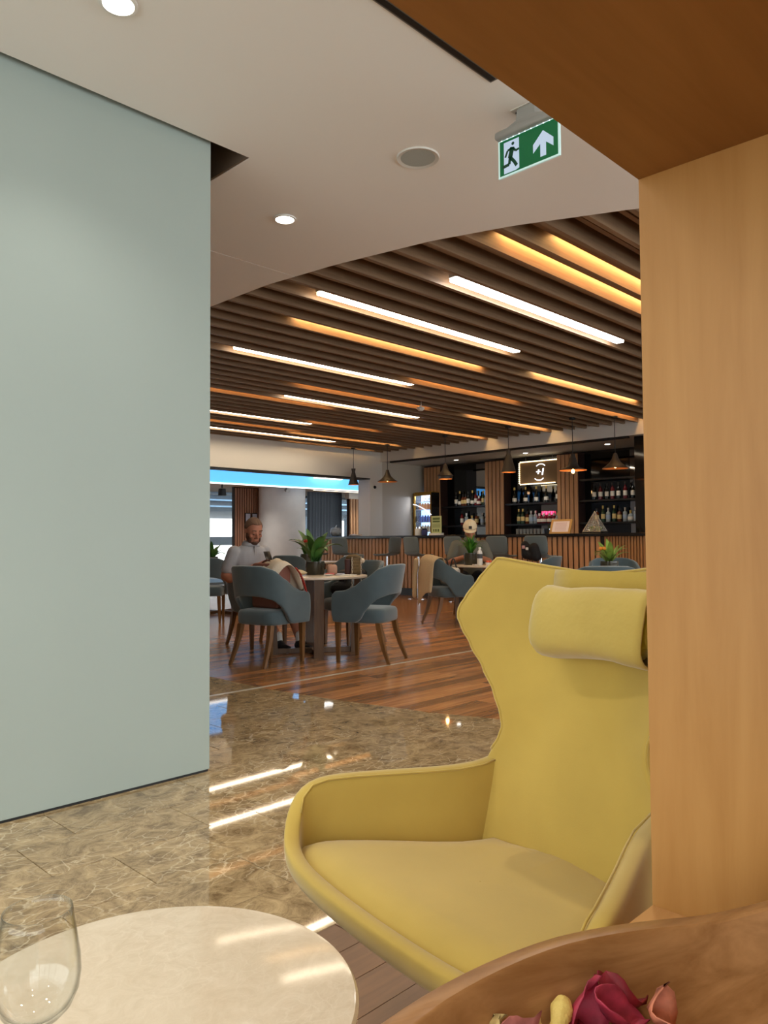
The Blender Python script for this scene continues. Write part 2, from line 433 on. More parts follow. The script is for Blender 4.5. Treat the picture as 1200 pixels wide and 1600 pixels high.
# --- wooden ceiling slats, each its own piece, in a carrier
# tall slats with shorter ones between them
PITCH_S, SW = 0.235, 0.036
sl = struct(MB().box(3.3, 12.0, 0.1, HEAD_Y, ZC+0.24, ZC+0.29).build('ceiling_slats', pmat('slat_carrier', (42,30,22), 0.8)), 'ceiling of long brown wooden slats')
k = -30
while True:
    tall = k % 2 == 1
    yc = 3.575+PITCH_S/2*k; k += 1
    if yc < 0.3: continue
    if yc > HEAD_Y-0.05: break
    xa = curve_x(yc)+0.004; xb = BEAM_X-0.004
    L = xb-xa
    a0 = curve_x(yc-SW/2)+0.004-xa; a1 = curve_x(yc+SW/2)+0.004-xa
    MB().prism([(a0,-SW/2),(L,-SW/2),(L,SW/2),(a1,SW/2)], 0.0 if tall else 0.062, 0.238).build('slat', SLAT, sl, loc=(xa, yc, ZC))

# --- grey partition, header, column, beam, bar recess
struct(MB().box(-4, WALL_X1, WALL_Y, WALL_Y+0.26, 0.012, ZC+0.28).build('wall_left', GREYW), 'tall grey-green partition wall')
struct(MB().box(-4, WALL_X1-0.004, WALL_Y+0.006, WALL_Y+0.25, 0, 0.012).build('baseboard_left', DARK), 'thin dark shadow gap under the grey partition')
struct(MB().box(3.2, 11.95, HEAD_Y, HEAD_Y+0.30, 2.425, ZC+0.29).build('wall_header', WALLW), 'white bulkhead above the wide opening')
struct(MB().box(3.2, 11.57, HEAD_Y-0.01, HEAD_Y+0.31, 2.40, 2.425).build('trim_2', DARK), 'black edge under the bulkhead')
struct(MB().box(11.57, 11.95, HEAD_Y, HEAD_Y+0.36, 0, 2.425).build('column', WALLW), 'square white column behind the bar')
struct(MB().box(BEAM_X, BEAM_X+0.36, -1, HEAD_Y, 2.80, ZC+0.29).build('beam', WALLW), 'white beam along the front of the bar recess')
struct(MB().box(BEAM_X+0.03, BEAM_X+0.10, 6.0, HEAD_Y-0.25, 2.765, 2.80).build('trim_3', pmat('track_black', (26,20,17), 0.6)), 'black track under the beam')
struct(MB().box(BEAM_X+0.36, BACKX+0.3, -1, HEAD_Y+0.2, 2.80, 2.90).build('ceiling_bar', WALLW), 'low ceiling of the bar recess')
struct(MB().box(11.95, BACKX+0.3, HEAD_Y, HEAD_Y+0.2, 0, 2.80).build('wall_side', pmat('wall_taupe', (196,186,172), 0.75)), 'plain taupe end wall of the bar')
struct(MB().box(BACKX, BACKX+0.15, 2.0, HEAD_Y, 0, 2.80).build('wall_back', pmat('bar_back_dark', (30,27,25), 0.5)), 'dark back wall of the bar')
struct(MB().box(12.2, 12.4, -1, 5.0, 0, 2.80).build('wall_right', WALLW), 'white wall beyond the bar')
# --- behind the partition and behind the viewpoint: plain walls and tall window frames
struct(MB().box(-3.9, -3.7, 3.42, 8.9, 0, ZC+0.28).build('wall_passage', WALLW), 'white wall of the passage behind the partition')
struct(MB().box(-3.9, 3.2, 8.9, 9.1, 0, ZC+0.28).build('wall_passage_end', WALLW), 'white end wall of the passage behind the partition')
for nm, lab, horiz in (('window_2', 'tall window front of the lounge behind the viewpoint', True), ('window_3', 'tall window front at the side of the lounge', False)):
    w_ = struct(bpy.data.objects.new(nm, None), lab); C.objects.link(w_); w_.location = (0, -3.9, 0) if horiz else (-3.9, 0, 0)
    n_ = 9 if horiz else 4
    for i in range(n_+1):
        q = -3.9+i*(16.1 if horiz else 7.0)/n_
        (MB().box(q-0.04, q+0.04, -0.06, 0.06, 0, ZC) if horiz else MB().box(-0.06, 0.06, q-0.04, q+0.04, 0, ZC)).build('mullion', pmat('window_frame', (120,124,126), 0.5), w_)
    for z in (0.0, ZC-0.08): (MB().box(-3.9, 12.2, -0.06, 0.06, z, z+0.08) if horiz else MB().box(-0.06, 0.06, -3.9, 3.1, z, z+0.08)).build('transom', MATS['window_frame'], w_)
# --- far room: ceiling, blue lit fascia, facade
struct(MB().box(3.0, 20, HEAD_Y+0.3, 14.2, ZC+0.02, ZC+0.1).build('ceiling_passage', WALLW), 'ceiling between bulkhead and blue fascia')
fo = struct(MB().box(5.0, 19.5, 14.2, 14.32, 2.37, ZC+0.02).build('wall_fascia', pmat('blue_glow', (100,170,230), 0.5, emit=(88,172,240), es=0.95)), 'blue glowing fascia')
struct(MB().box(5.0, 19.5, 14.185, 14.33, 2.352, 2.37).build('trim_4', emat('cove_white', (255,252,245), 1.6)), 'white lit edge below the blue fascia')
struct(MB().box(3.0, 20, 14.33, 18.6, 2.42, 2.5).build('ceiling_far', pmat('far_ceiling', (190,172,150), 0.7)), 'low beige ceiling before the glass front')
struct(MB().box(3.0, 3.2, 8.9, 18.6, 0, ZC+0.29).build('wall_far', WALLW), 'white wall of the far room')
struct(MB().box(19.5, 19.7, 11, 18.6, 0, ZC+0.29).build('wall_end', WALLW), 'white end wall of the far room')
GLZ = pmat('facade_glass', (225,240,255), 0.02, alpha=0.16, spec=0.6)
FRM = pmat('facade_frame', (150,170,190), 0.4, 0.5)
w1 = struct(tag(bpy.data.objects.new('window_1', None), 'glass front onto the apron'))
C.objects.link(w1); w1.location = (0, 17.6, 0)
for i in range(9):
    x = 5.0+i*1.55
    MB().box(x+0.03, x+1.52, -0.01, 0.01, 0.1, 2.36).build('pane', GLZ, w1)
    MB().box(x-0.03, x+0.03, -0.05, 0.05, 0, 2.42).build('mullion', FRM, w1)
MB().box(5.0, 19.0, -0.05, 0.05, 2.36, 2.42).build('transom', FRM, w1)
MB().box(5.0, 19.0, -0.05, 0.05, 0, 0.1).build('transom', FRM, w1)
# outside: pale apron, pier with dark deck beam and roof
struct(MB().box(-20, 70, 18.6, 90, -0.4, -0.3).build('ground_apron', pmat('apron_concrete', (232,234,236), 0.9)), 'pale apron outside the glass')
pier = thing('terminal_pier', 'dark steel pier with trusses seen through the glass front', 'building', (0, 26, 0))
pm_ = pmat('pier_steel', (58,74,88), 0.6)
MB().box(2, 40, -0.6, 0.4, 0.95, 1.28).build('deck_beam', pm_, pier)
MB().box(2, 40, -3, 4, 2.15, 3.9).build('roof_slab', pm_, pier)
for i in range(13):
    x = 3+i*2.6
    MB().box(x-0.12, x+0.12, -0.5, -0.26, -0.3, 2.2).build('post', pmat('pier_post', (140,160,178), 0.5), pier)
for j, z in enumerate((2.3, 2.52, 2.85, 3.2)):
    MB().box(2, 40, -3.12, -3.02, z, z+0.05).build('rail', pmat('pier_rail', (150,190,225), 0.4), pier)

# --- fine wooden wall, round column and dark screens in the far room
sw = struct(MB().box(10.85, 11.62, 15.75, 15.85, 0, 2.42).build('wall_slatted', pmat('slat_backing', (44,28,22), 0.7)), 'narrow wall of thin reddish slats')
for i in range(11):
    MB().box(-0.021, 0.021, -0.03, 0, 0.05, 2.4).build('slat', woodmat('thin_slat_wood', (160,112,86), (182,134,106), 'Z', 0.5, 16, 2.5), sw, loc=(10.885+i*0.07, 15.75, 0))
struct(MB().lathe([(0.58,0),(0.58,2.42)], 48, (11.93,15.25,0)).build('column_round', pmat('pale_plaster', (220,216,212), 0.7, vary=(5,0.04)), smooth=60), 'thick round pale plaster column')
sc2 = struct(MB().box(13.35, 14.55, 15.9, 15.98, 0, 2.42).build('wall_screen', pmat('dark_screen', (62,72,84), 0.5)), 'dark ribbed screen behind the end of the bar')
for i in range(22):
    MB().box(-0.018, 0.018, -0.02, 0, 0, 2.40).build('rib', pmat('screen_rib', (74,84,96), 0.5), sc2, loc=(13.38+i*0.054, 15.9, 0))
sw2 = struct(MB().box(14.55, 16.2, 15.6, 15.7, 0, 2.25).build('wall_slatted_wide', pmat('slat_backing2', (64,42,28), 0.7)), 'wall of broad upright wooden battens')
for i in range(15):
    MB().box(-0.035, 0.035, -0.04, 0, 0, 2.25).build('slat', BARSLAT, sw2, loc=(14.6+i*0.108, 15.6, 0))
struct(MB().box(14.5, 19.5, 15.55, 15.72, 2.25, 2.42).build('wall_screen_top', WALLW), 'pale strip above the broad battens')
# ================================================================== LIGHT FITTINGS IN THE PLACE, WITH ADDED FAR FILL LAMPS
WARM = (255,214,160); WARM2 = (255,190,110); COOL = (255,246,232)
def downlight(x, y, z, label, power, col=(255,249,240), r=0.055, group='round recessed downlights', ang=120):
    t = thing('downlight', label, 'light', (x, y, z), 0, group)
    MB().lathe([(r*1.22,-0.002),(r*1.22,-0.010),(r*1.0,-0.012),(r*0.98,0.0),(r*1.22,0.0)], 28).build('trim_ring', pmat('lamp_trim', (240,238,232), 0.5), t, 40)
    MB().lathe([(0.0005,-0.005),(r*0.99,-0.005)], 28).build('diffuser', emat('lamp_face', (255,248,238), 9.0), t)
    if power: lamp('downlight_lamp', 'SPOT', (0,0,-0.03), power, col, t, 0.06, (0,0,0), spot_size=math.radians(ang), spot_blend=0.8)
    return t
downlight(2.808, 3.559, ZC, 'small round downlight in the white ceiling above the marble path', 30)
downlight(1.248, 2.527, ZC, 'round downlight at the top edge, above the grey partition', 16)
downlight(1.85, 0.95, ZC, 'round downlight above the mustard armchair', 28)
downlight(-0.3, 1.5, ZC, 'round downlight above the cream marble table', 24)
downlight(0.3, -0.9, ZC, 'round downlight above the lounge', 30)
downlight(-0.25, 2.25, ZC, 'round downlight over the passage, nearest the grey partition', 52)
downlight(-1.8, 2.4, ZC, 'round downlight over the passage beside the grey partition', 45)
downlight(-1.8, 0.0, ZC, 'round downlight over the far end of the lounge', 14)
downlight(12.75, 10.32, 2.80, 'round downlight over the bottle bay beside the glowing fridge', 16, r=0.05, ang=110)
downlight(12.75, 8.57, 2.80, 'round downlight above the bulb-framed sign', 16, r=0.05, ang=110)
downlight(12.65, 6.75, 2.80, 'round downlight above the bay by the black glossy post', 16, r=0.05, ang=110)

for i, (x, y) in enumerate(((9.4,14.9),(10.5,14.6),(13.4,14.6),(14.6,14.9))): downlight(x, y, 2.42, ['added fill lamp above the glass front','added fill lamp before the slatted wall','added fill lamp beside the round column','added fill lamp before the dark screen'][i], 34, r=0.045, ang=130)  # lamps added to brighten the round column and far room
def led(x0, x1, y, kind, label):
    """linear lamp in the gap between two slats: 'flush' sits low in the gap, 'deep' far up in it"""
    L = x1-x0
    t = thing('led_strip', label, 'light', ((x0+x1)/2, y, ZC), 0, 'linear lights between the ceiling slats')
    if kind in ('flush', 'white'):      # carried below a short slat
        col, s, wd_ = ((255,236,205), 13.0, 0.074) if kind == 'flush' else ((255,250,244), 14.0, 0.078)
        MB().box(-L/2, L/2, -wd_/2-0.003, wd_/2+0.003, 0.038, 0.0615).build('housing', pmat('led_housing', (205,200,190), 0.4, 0.3), t)
        if kind == 'white':
            for s_ in (-1, 1): MB().box(-L/2+0.01, L/2-0.01, s_*0.020-0.018, s_*0.020+0.018, 0.012, 0.038).build('diffuser', emat('led_white', col, s), t)
        else: MB().box(-L/2+0.01, L/2-0.01, -wd_/2, wd_/2, 0.016, 0.038).build('diffuser', emat('led_flush', col, s), t)
    else:                                # high up beside the next tall slat
        z, s, col = (0.085, 18.0, (255,208,140)) if kind == 'mid' else (0.125, 18.0, (255,196,120))
        MB().box(-L/2, L/2, 0.040, 0.080, z+0.012, z+0.04).build('housing', pmat('led_housing', (205,200,190), 0.4, 0.3), t)
        MB().box(-L/2+0.01, L/2-0.01, 0.044, 0.078, z, z+0.012).build('diffuser', emat('led_'+kind, col, s), t)
    return t
def gap(n): return 3.575+0.235*n
led(4.40, 7.00, gap(0), 'white', 'bright white twin led strip, the one nearest the exit sign')
led(3.90, 6.60, gap(4), 'flush', 'bright warm led strip just beyond the twin white strip')
led(4.30, 7.06, gap(7), 'mid', 'amber led strip recessed between two bright warm strips')
led(4.41, 7.05, gap(12), 'flush', 'long bright led strip above the seated man, second bright one from the curved edge')
led(6.90, 9.13, gap(11), 'deep', 'amber recessed strip continuing the long bright strip toward the bar')
led(6.05, 8.55, gap(16), 'deep', 'dim amber recessed strip ending beside the small ceiling sensor')
led(6.35, 9.00, gap(19), 'flush', 'bright led strip ending under the small ceiling sensor')
led(5.00, 7.45, gap(20), 'deep', 'amber recessed strip emerging behind the grey partition, first one up')
led(5.60, 8.20, gap(26), 'flush', 'bright led strip emerging behind the grey partition, lower than the amber one')
led(8.00, 9.60, gap(25), 'deep', 'amber recessed strip continuing the bright strip behind the partition')
led(6.00, 8.57, gap(29), 'deep', 'thin amber strip emerging behind the grey partition, third one down')
led(8.57, 11.4, gap(30), 'mid', 'thin amber strip near the bulkhead pointing at the column')
led(6.60, 10.0, gap(32), 'flush', 'bright led strip emerging behind the partition, lowest of its stack')
led(9.20, 11.6, gap(34)-0.06, 'mid', 'thin warm strip tight against the white bulkhead')
led(9.25, 11.75, gap(22), 'mid', 'amber strip ending above the cone lamp by the glowing fridge')
led(9.48, 11.75, gap(16), 'mid', 'amber strip ending above the tall narrow cone lamp')
led(7.75, 10.4, gap(6), 'mid', 'amber strip with a bright rim reaching the wooden pillar')
led(9.40, 11.75, gap(9), 'deep', 'dim amber strip above the broad-brimmed lit pendant')
led(4.15, 6.60, gap(-3), 'deep', 'amber recessed strip beside the wooden pillar, nearer the curved edge')
led(4.45, 6.90, gap(-4), 'deep', 'amber recessed strip beside the wooden pillar, touching its top')
led(5.2, 7.6, gap(-8), 'deep', 'amber recessed strip hidden beyond the wooden soffit')
led(8.3, 10.6, gap(-2), 'flush', 'bright strip hidden beyond the wooden pillar')

# far room lamps
t = thing('linear_lamp', 'thin white linear lamp under the far beige ceiling', 'light', (13.9, 15.3, 2.418))
MB().box(-0.9, 0.9, -0.02, 0.02, -0.012, 0.0).build('diffuser', emat('far_line', (255,240,215), 2.0), t); MB().box(-0.92, 0.92, -0.03, 0.03, -0.006, 0.001).build('housing', GREYMETAL, t)
t = thing('light_box', 'white light box in front of the blue fascia', 'light', (12.45, 14.1, 2.60))
MB().box(-0.43, 0.43, -0.05, 0.04, 0, 0.3).build('diffuser', emat('lightbox', (255,252,246), 2.0), t); MB().box(-0.44, 0.44, -0.06, 0.05, 0.3, 0.37).build('housing', GREYMETAL, t)

# exit sign
t = thing('exit_sign', 'green edge-lit emergency exit sign hanging from the white ceiling', 'sign', (2.838, 1.869, ZC))
GM = pmat('sign_housing', (158,156,150), 0.45)
hb = MB(); hb.rbox(-0.032, 0.032, -0.165, 0.165, -0.105, -0.068, 0.012, 3); hb.build('housing', GM, t, 40)
hb = MB(); hb.loft([[(-0.028,-0.10,-0.072),(0.028,-0.10,-0.072),(0.028,0.10,-0.072),(-0.028,0.10,-0.072)],
                    [(-0.024,-0.05,-0.055),(0.024,-0.05,-0.055),(0.024,0.05,-0.055),(-0.024,0.05,-0.055)],
                    [(-0.022,-0.042,0),(0.022,-0.042,0),(0.022,0.042,0),(-0.022,0.042,0)]]); hb.build('bracket', GM, t)
hb = MB(); hb.box(-0.03, 0.03, -0.075, 0.075, -0.004, 0.0); hb.build('ceiling_plate', pmat('plate_white', (205,200,192), 0.5), t)
for s_ in (-1, 1): MB().lathe([(0.0005,-0.008),(0.005,-0.007),(0.005,-0.003)], 10, (0, s_*0.062, 0)).build('screw', DARK, t)
def sy(u): return 0.16-u*0.32      # u 0..1 from the left as seen
def sz(v): return -0.105-v*0.172
gp = MB(); gp.box(-0.004, 0.004, -0.16, 0.16, sz(1), sz(0)); gp.build('acrylic_panel', pmat('acrylic_edge', (215,240,238), 0.15, emit=(190,235,235), es=0.2), t)
def sgrad():
    m = bpy.data.materials.new('sign_green'); m.use_nodes = True; b = m.node_tree.nodes['Principled BSDF']
    b.inputs['Base Color'].default_value = lin((10,92,54)); b.inputs['Roughness'].default_value = 0.25
    b.inputs['Emission Color'].default_value = lin((12,110,62)); b.inputs['Emission Strength'].default_value = 0.18
    return m
MB().box(-0.0052, -0.0042, sy(0.972), sy(0.028), sz(0.955), sz(0.03)).build('green_film', sgrad(), t)
SWH = pmat('sign_white', (205,222,245), 0.4, emit=(190,212,245), es=0.2)
def flat(name, polys, mat, x=-0.0058, th=0.0007):
    mb = MB()
    for pl in polys:
        n = len(pl); a = [(x, sy(u), sz(v)) for u, v in pl]; b = [(x-th, sy(u), sz(v)) for u, v in pl]
        mb.add(a+b, [tuple(range(n)), tuple(range(2*n-1, n-1, -1))]+[(i, (i+1)%n, n+(i+1)%n, n+i) for i in range(n)])
    return mb.build(name, mat, t)
flat('arrow', [[(0.745,0.20),(0.905,0.48),(0.905,0.70),(0.79,0.52),(0.79,0.86),(0.70,0.86),(0.70,0.52),(0.585,0.70),(0.585,0.48)]], SWH)
flat('door_shape', [[(0.10,0.10),(0.355,0.10),(0.355,0.90),(0.30,0.93),(0.10,0.93)]], SWH)
SG = pmat('sign_dark_green', (8,62,40), 0.3, emit=(8,70,44), es=0.1)
def limb(pts, w):
    out = []
    for (a, b), (c, d) in zip(pts, pts[1:]):
        dx, dy = (c-a)*0.32, (d-b)*0.172; L = math.hypot(dx, dy); nx, ny = -dy/L*w, dx/L*w
        out.append([(a+nx/0.32, b+ny/0.172), (c+nx/0.32, d+ny/0.172), (c-nx/0.32, d-ny/0.172), (a-nx/0.32, b-ny/0.172)])
    return out
fig = [[(0.255+0.024*math.cos(a*PI/6), 0.20+0.045*math.sin(a*PI/6)) for a in range(12)]]
fig += limb([(0.245,0.29),(0.205,0.56)], 0.012)
fig += limb([(0.245,0.31),(0.165,0.34),(0.125,0.50)], 0.005)+limb([(0.25,0.31),(0.30,0.42),(0.355,0.40)], 0.005)
fig += limb([(0.205,0.54),(0.19,0.72),(0.07,0.74)], 0.007)+limb([(0.21,0.55),(0.27,0.68),(0.315,0.82)], 0.0075)
flat('running_figure', fig, SG, -0.0066)
for i in range(10):
    MB().ball((-0.001, 0.142-i*0.0316, -0.107), 0.0035, n=8, m=5).build('led', emat('led_dot', (235,248,255), 14), t)

# loudspeaker, linear slot grille, smoke sensor
t = thing('ceiling_speaker', 'round pale ceiling loudspeaker set flush in the white ceiling', 'speaker', (2.829, 2.516, ZC))
MB().lathe([(0.086,-0.004),(0.105,-0.008),(0.108,0.0),(0.086,0.0)], 36).build('ring', pmat('speaker_ring', (214,210,202), 0.5), t, 40)
MB().lathe([(0.0005,-0.006),(0.087,-0.0045)], 36).build('grille', pmat('speaker_grille', (178,180,172), 0.7, bump=(500,0.5)), t, 40)
t = thing('slot_diffuser', 'black linear air slot in the ceiling beside the wooden soffit', 'vent', (1.2, 1.842, ZC))
MB().box(-1.4, 1.372, -0.035, 0.035, -0.004, 0.0).build('frame', pmat('slot_frame', (120,116,110), 0.5), t)
for s_ in (-0.018, 0.014): MB().box(-1.39, 1.362, s_-0.011, s_+0.013, -0.0065, -0.004).build('slot', DARK, t)
t = thing('smoke_detector', 'small white sensor hanging below the ceiling slats', 'sensor', (8.12, 7.21, ZC))
MB().lathe([(0.012,0.08),(0.012,-0.02)], 10).build('stem', PAPER, t); MB().lathe([(0.0005,-0.085),(0.03,-0.08),(0.055,-0.055),(0.055,-0.03),(0.02,-0.02),(0.0005,-0.02)], 20).build('body', pmat('sensor_white', (220,216,208), 0.5), t, 50)

# pendants: profile (radius, height above the rim)
SHADE = pmat('pendant_metal', (66,60,56), 0.5, 0.35)
INSIDE = pmat('pendant_inside', (150,100,62), 0.5, 0.3)
def pendant(x, y, rim, prof, label, power, cord_top=ZC, bulb_drop=0.0, bulb_e=20, rim_in=True):
    t = thing('pendant_lamp', label, 'lamp', (x, y, rim), 0, 'pendant lamps over the bar')
    top = prof[-1][1]
    mb = MB(); mb.lathe(prof, 28); sh = mb.build('shade', SHADE, t, 50)
    mb = MB(); mb.lathe([(max(0.004, r-0.005), z+0.001) for r, z in prof], 28); mb.build('lining', INSIDE, sh, 50)
    MB().tube([(0,0,top-0.01),(0,0,cord_top-rim)], 0.006, 6).build('cord', DARK, t)
    MB().lathe([(0.0005,cord_top-rim),(0.05,cord_top-rim),(0.05,cord_top-rim-0.025),(0.0005,cord_top-rim-0.028)], 16).build('ceiling_cap', DARK, t)
    MB().ball((0,0,0.045-bulb_drop), 0.026, 0.026, 0.034, 12, 8).build('bulb', emat('bulb_glow', (255,196,110), bulb_e), t, 180)
    lamp('pendant_light', 'POINT', (0,0,0.02-bulb_drop-0.045), power, (255,190,120), t, 0.03)
    return t
P_TALL = [(0.125,0.0),(0.112,0.04),(0.05,0.27),(0.034,0.32),(0.036,0.36),(0.044,0.38),(0.0006,0.382)]
P_WIDE = [(0.20,0.0),(0.195,0.012),(0.14,0.05),(0.085,0.10),(0.055,0.15),(0.038,0.20),(0.028,0.24),(0.0006,0.245)]
P_BRIM = [(0.215,0.0),(0.212,0.012),(0.10,0.05),(0.082,0.08),(0.06,0.16),(0.04,0.22),(0.03,0.26),(0.0006,0.265)]
P_BELL = [(0.125,0.0),(0.128,0.05),(0.148,0.062),(0.10,0.11),(0.06,0.17),(0.042,0.23),(0.034,0.27),(0.0006,0.275)]
P_HOUR = [(0.115,0.0),(0.10,0.03),(0.045,0.22),(0.034,0.27),(0.044,0.325),(0.046,0.335),(0.0006,0.336)]
pendant(10.85, 11.5, 2.235, P_HOUR, 'hourglass-shaped black pendant hanging before the blue fascia', 0.5)
pendant(10.95, 10.62, 2.25, P_WIDE, 'wide flared black pendant hanging before the white column', 0.5)
pendant(10.80, 9.00, 2.20, P_BELL, 'bell-shaped grey pendant above the green leaflet stand', 1.0)
pendant(10.70, 7.53, 2.22, P_TALL, 'tall narrow black cone pendant beside the bulb-framed sign', 0.6)
pendant(10.72, 6.32, 2.17, P_BRIM, 'broad-brimmed pendant with a glowing bare bulb', 4, bulb_drop=0.06, bulb_e=40)
pendant(11.05, 5.77, 2.18, P_WIDE, 'wide flared grey pendant above the glass pyramid terrarium', 0.6)
# ================================================================== FOREGROUND
# wooden shelving niche: shelf below, upright panel, broad top
NX, NY, NZ0, NZ1 = 0.955, 0.458, 0.611, 1.557
t = thing('wooden_niche', 'tall beech veneer niche framing the view, with shelf, upright and deep top', 'shelving', (NX, NY, 0))
MB().box(-0.75, 0.42, -0.62, 0.0, 0.06, NZ0).build('shelf_base', VENEERX, t)
MB().box(-0.73, 0.40, -0.60, -0.03, 0.0, 0.06).build('plinth', DARK, t)
MB().box(0.0, 0.42, -0.62, -0.0, NZ0, NZ1).build('upright', VENEER, t)
MB().box(-0.62, 0.42, -0.62, 0.0, NZ1, ZC-0.005).build('top_panel', woodmat('beech_veneer_shaded', (142,100,52), (158,114,64), 'X', 0.55, 10, 2.2, spec=0.3), t)  # soffit shade put into a darker copy of the veneer colour
MB().ball((-0.0005, -0.155, 1.035), 0.0015, 0.003, 0.006, 8, 5).build('knot', pmat('knot_brown', (110,70,38), 0.6), t)

MB().box(-0.62, 0.0, -0.62, -0.60, NZ0, NZ1).build('back_panel', VENEERX, t)  # unseen panel added to shade the soffit and upright
# ---------------------------------------------------------------- mustard wing armchair
CH = thing('wing_armchair', 'mustard yellow velvet wing armchair with head pillow on a chrome disc base', 'armchair', (1.447-0.1735*0.25-0.9848*0.2, 1.121-0.9848*0.25+0.1735*0.2, 0), math.atan2(0.17349, -0.98483))
# plan outline of the bucket (f forward from the back seam, a = half width), and rim height
OUT = [(-0.03,0.245,0.574),(0.0,0.250,0.567),(0.05,0.264,0.563),(0.12,0.298,0.561),(0.19,0.335,0.560),(0.26,0.370,0.559),(0.32,0.398,0.556),(0.36,0.410,0.548),(0.395,0.412,0.525),
       (0.42,0.398,0.495),(0.44,0.375,0.466),(0.455,0.346,0.447),(0.468,0.300,0.437),(0.478,0.240,0.433),(0.486,0.140,0.432),(0.490,0.0,0.432)]
path = [(f, -a, z) for f, a, z in OUT] + [(f, a, z) for f, a, z in OUT[-2::-1]]
def inset(d):
    out = []
    for i in range(len(path)):
        a = path[max(0, i-1)]; b_ = path[min(len(path)-1, i+1)]
        tx, ty = b_[0]-a[0], b_[1]-a[1]; L_ = math.hypot(tx, ty)
        out.append((path[i][0]+(-ty/L_)*d, path[i][1]+(tx/L_)*d, path[i][2]))
    return out
if abs(inset(0.03)[15][0]) > 0.49: _sg = -1
else: _sg = 1
in1, in2 = inset(0.016*_sg), inset(0.034*_sg)
rows = []
for i, (f, y, z) in enumerate(path):
    front = smoothstep(0.36, 0.45, f)
    def Q(p, zz): return (p[0]-0.2, p[1], zz)
    def S(k, zz): return (0.02+(f-0.22)*k, y*k, zz)
    r = [Q(in2[i], 0.385), Q(in2[i], 0.41), Q(in2[i], z-0.010), Q(in2[i], z-0.004), Q(in1[i], z+0.003), S(0.998, z-0.001), S(1.0, z-0.010), S(0.998, z*0.5+0.40*0.5-0.004), S(0.985, 0.400), S(0.955, 0.383), S(0.90, 0.370), S(0.75, 0.345), S(0.5, 0.315), S(0.2, 0.295), S(0.05, 0.292)]
    rows.append(r)
mb = MB(); mb.grid(rows)
sh = mb.build('arm_shell', YELLOW, CH, 180)
mods(sh, ('SUBSURF', dict(levels=1, render_levels=1)))
# seat pad
rows = []
for k in range(13):
    s_ = 1.0-k/12.0*0.995
    ring = []
    for f, y, z in in2:
        x = f-0.2
        e = 0.012*(1-s_) + 0.0
        cx_ = 0.02
        X = cx_+(x-cx_)*s_*0.995; Y = y*s_*0.995
        ff_ = X+0.2
        zz = 0.402+0.028*smoothstep(0.0, 0.42, ff_)+0.014*smoothstep(1.0, 0.72, s_)
        if s_ > 0.97: zz -= 0.012
        ring.append((X, Y, zz))
    ring = [(-0.235, 0.0, ring[0][2])]+ring+[(-0.235, 0.0, ring[-1][2])] if s_ > 0.5 else [(-0.235*s_+0.02*(1-s_), 0, ring[0][2])]+ring+[(-0.235*s_+0.02*(1-s_), 0, ring[0][2])]
    rows.append(ring)
MB().grid(rows).build('seat', YELLOW, CH, 180)
# back with wings
ATAB = [(0.36,0.250),(0.50,0.250),(0.555,0.243),(0.585,0.226),(0.62,0.203),(0.65,0.193),(0.68,0.197),(0.72,0.215),(0.77,0.245),(0.82,0.277),(0.86,0.301),(0.885,0.313),(0.905,0.312),(0.93,0.301),(0.97,0.281),(1.0,0.263),(1.02,0.248)]
TAN = math.tan(math.radians(12))
def backpt(t_, u, off=0.0):
    """t_ 0..1 up the back, u -1..1 across"""
    z0 = 0.375+t_*(1.02-0.375)
    a = interp(z0, ATAB)
    y = u*a
    ztop = 1.006+0.030*min(1.0, abs(y)/0.235)**1.6
    z = 0.375+t_*(ztop-0.375)
    wing = 0.105*(max(0.0, abs(y)-0.085)/0.225)**1.5*smoothstep(0.56, 0.70, z)
    cup = 0.018*(abs(u)**4)*(1-smoothstep(0.56, 0.66, z))
    f = -(z-0.40)*TAN+wing+cup+off
    return (f-0.2, y, z)
NT, NU = 34, 24
def rowsb(): return [[backpt(i/NT, -1+2*j/NU) for j in range(NU+1)] for i in range(NT+1)]
bk = MB().grid(rowsb()).build('backrest', YELLOW, CH, 180)
mods(bk, ('SOLIDIFY', dict(thickness=0.045, offset=1.0)), ('BEVEL', dict(width=0.008, segments=2, limit_method='ANGLE')))
# piping along the free edges
edge = [backpt(i/60, -1) for i in range(20, 61)]+[backpt(1, -1+2*j/40) for j in range(1, 40)]+[backpt(i/60, 1) for i in range(60, 19, -1)]
MB().tube([(x-0.004, y, z) for x, y, z in edge], 0.0035, 6).build('piping', YELLOW, CH, 180)
MB().tube([(f-0.2, y, z-0.003) for f, y, z in in2[:10]], 0.0022, 6).build('piping', YELLOW, CH, 180)
MB().tube([(f-0.2, y, z-0.003) for f, y, z in in2[-10:]], 0.0022, 6).build('piping', YELLOW, CH, 180)
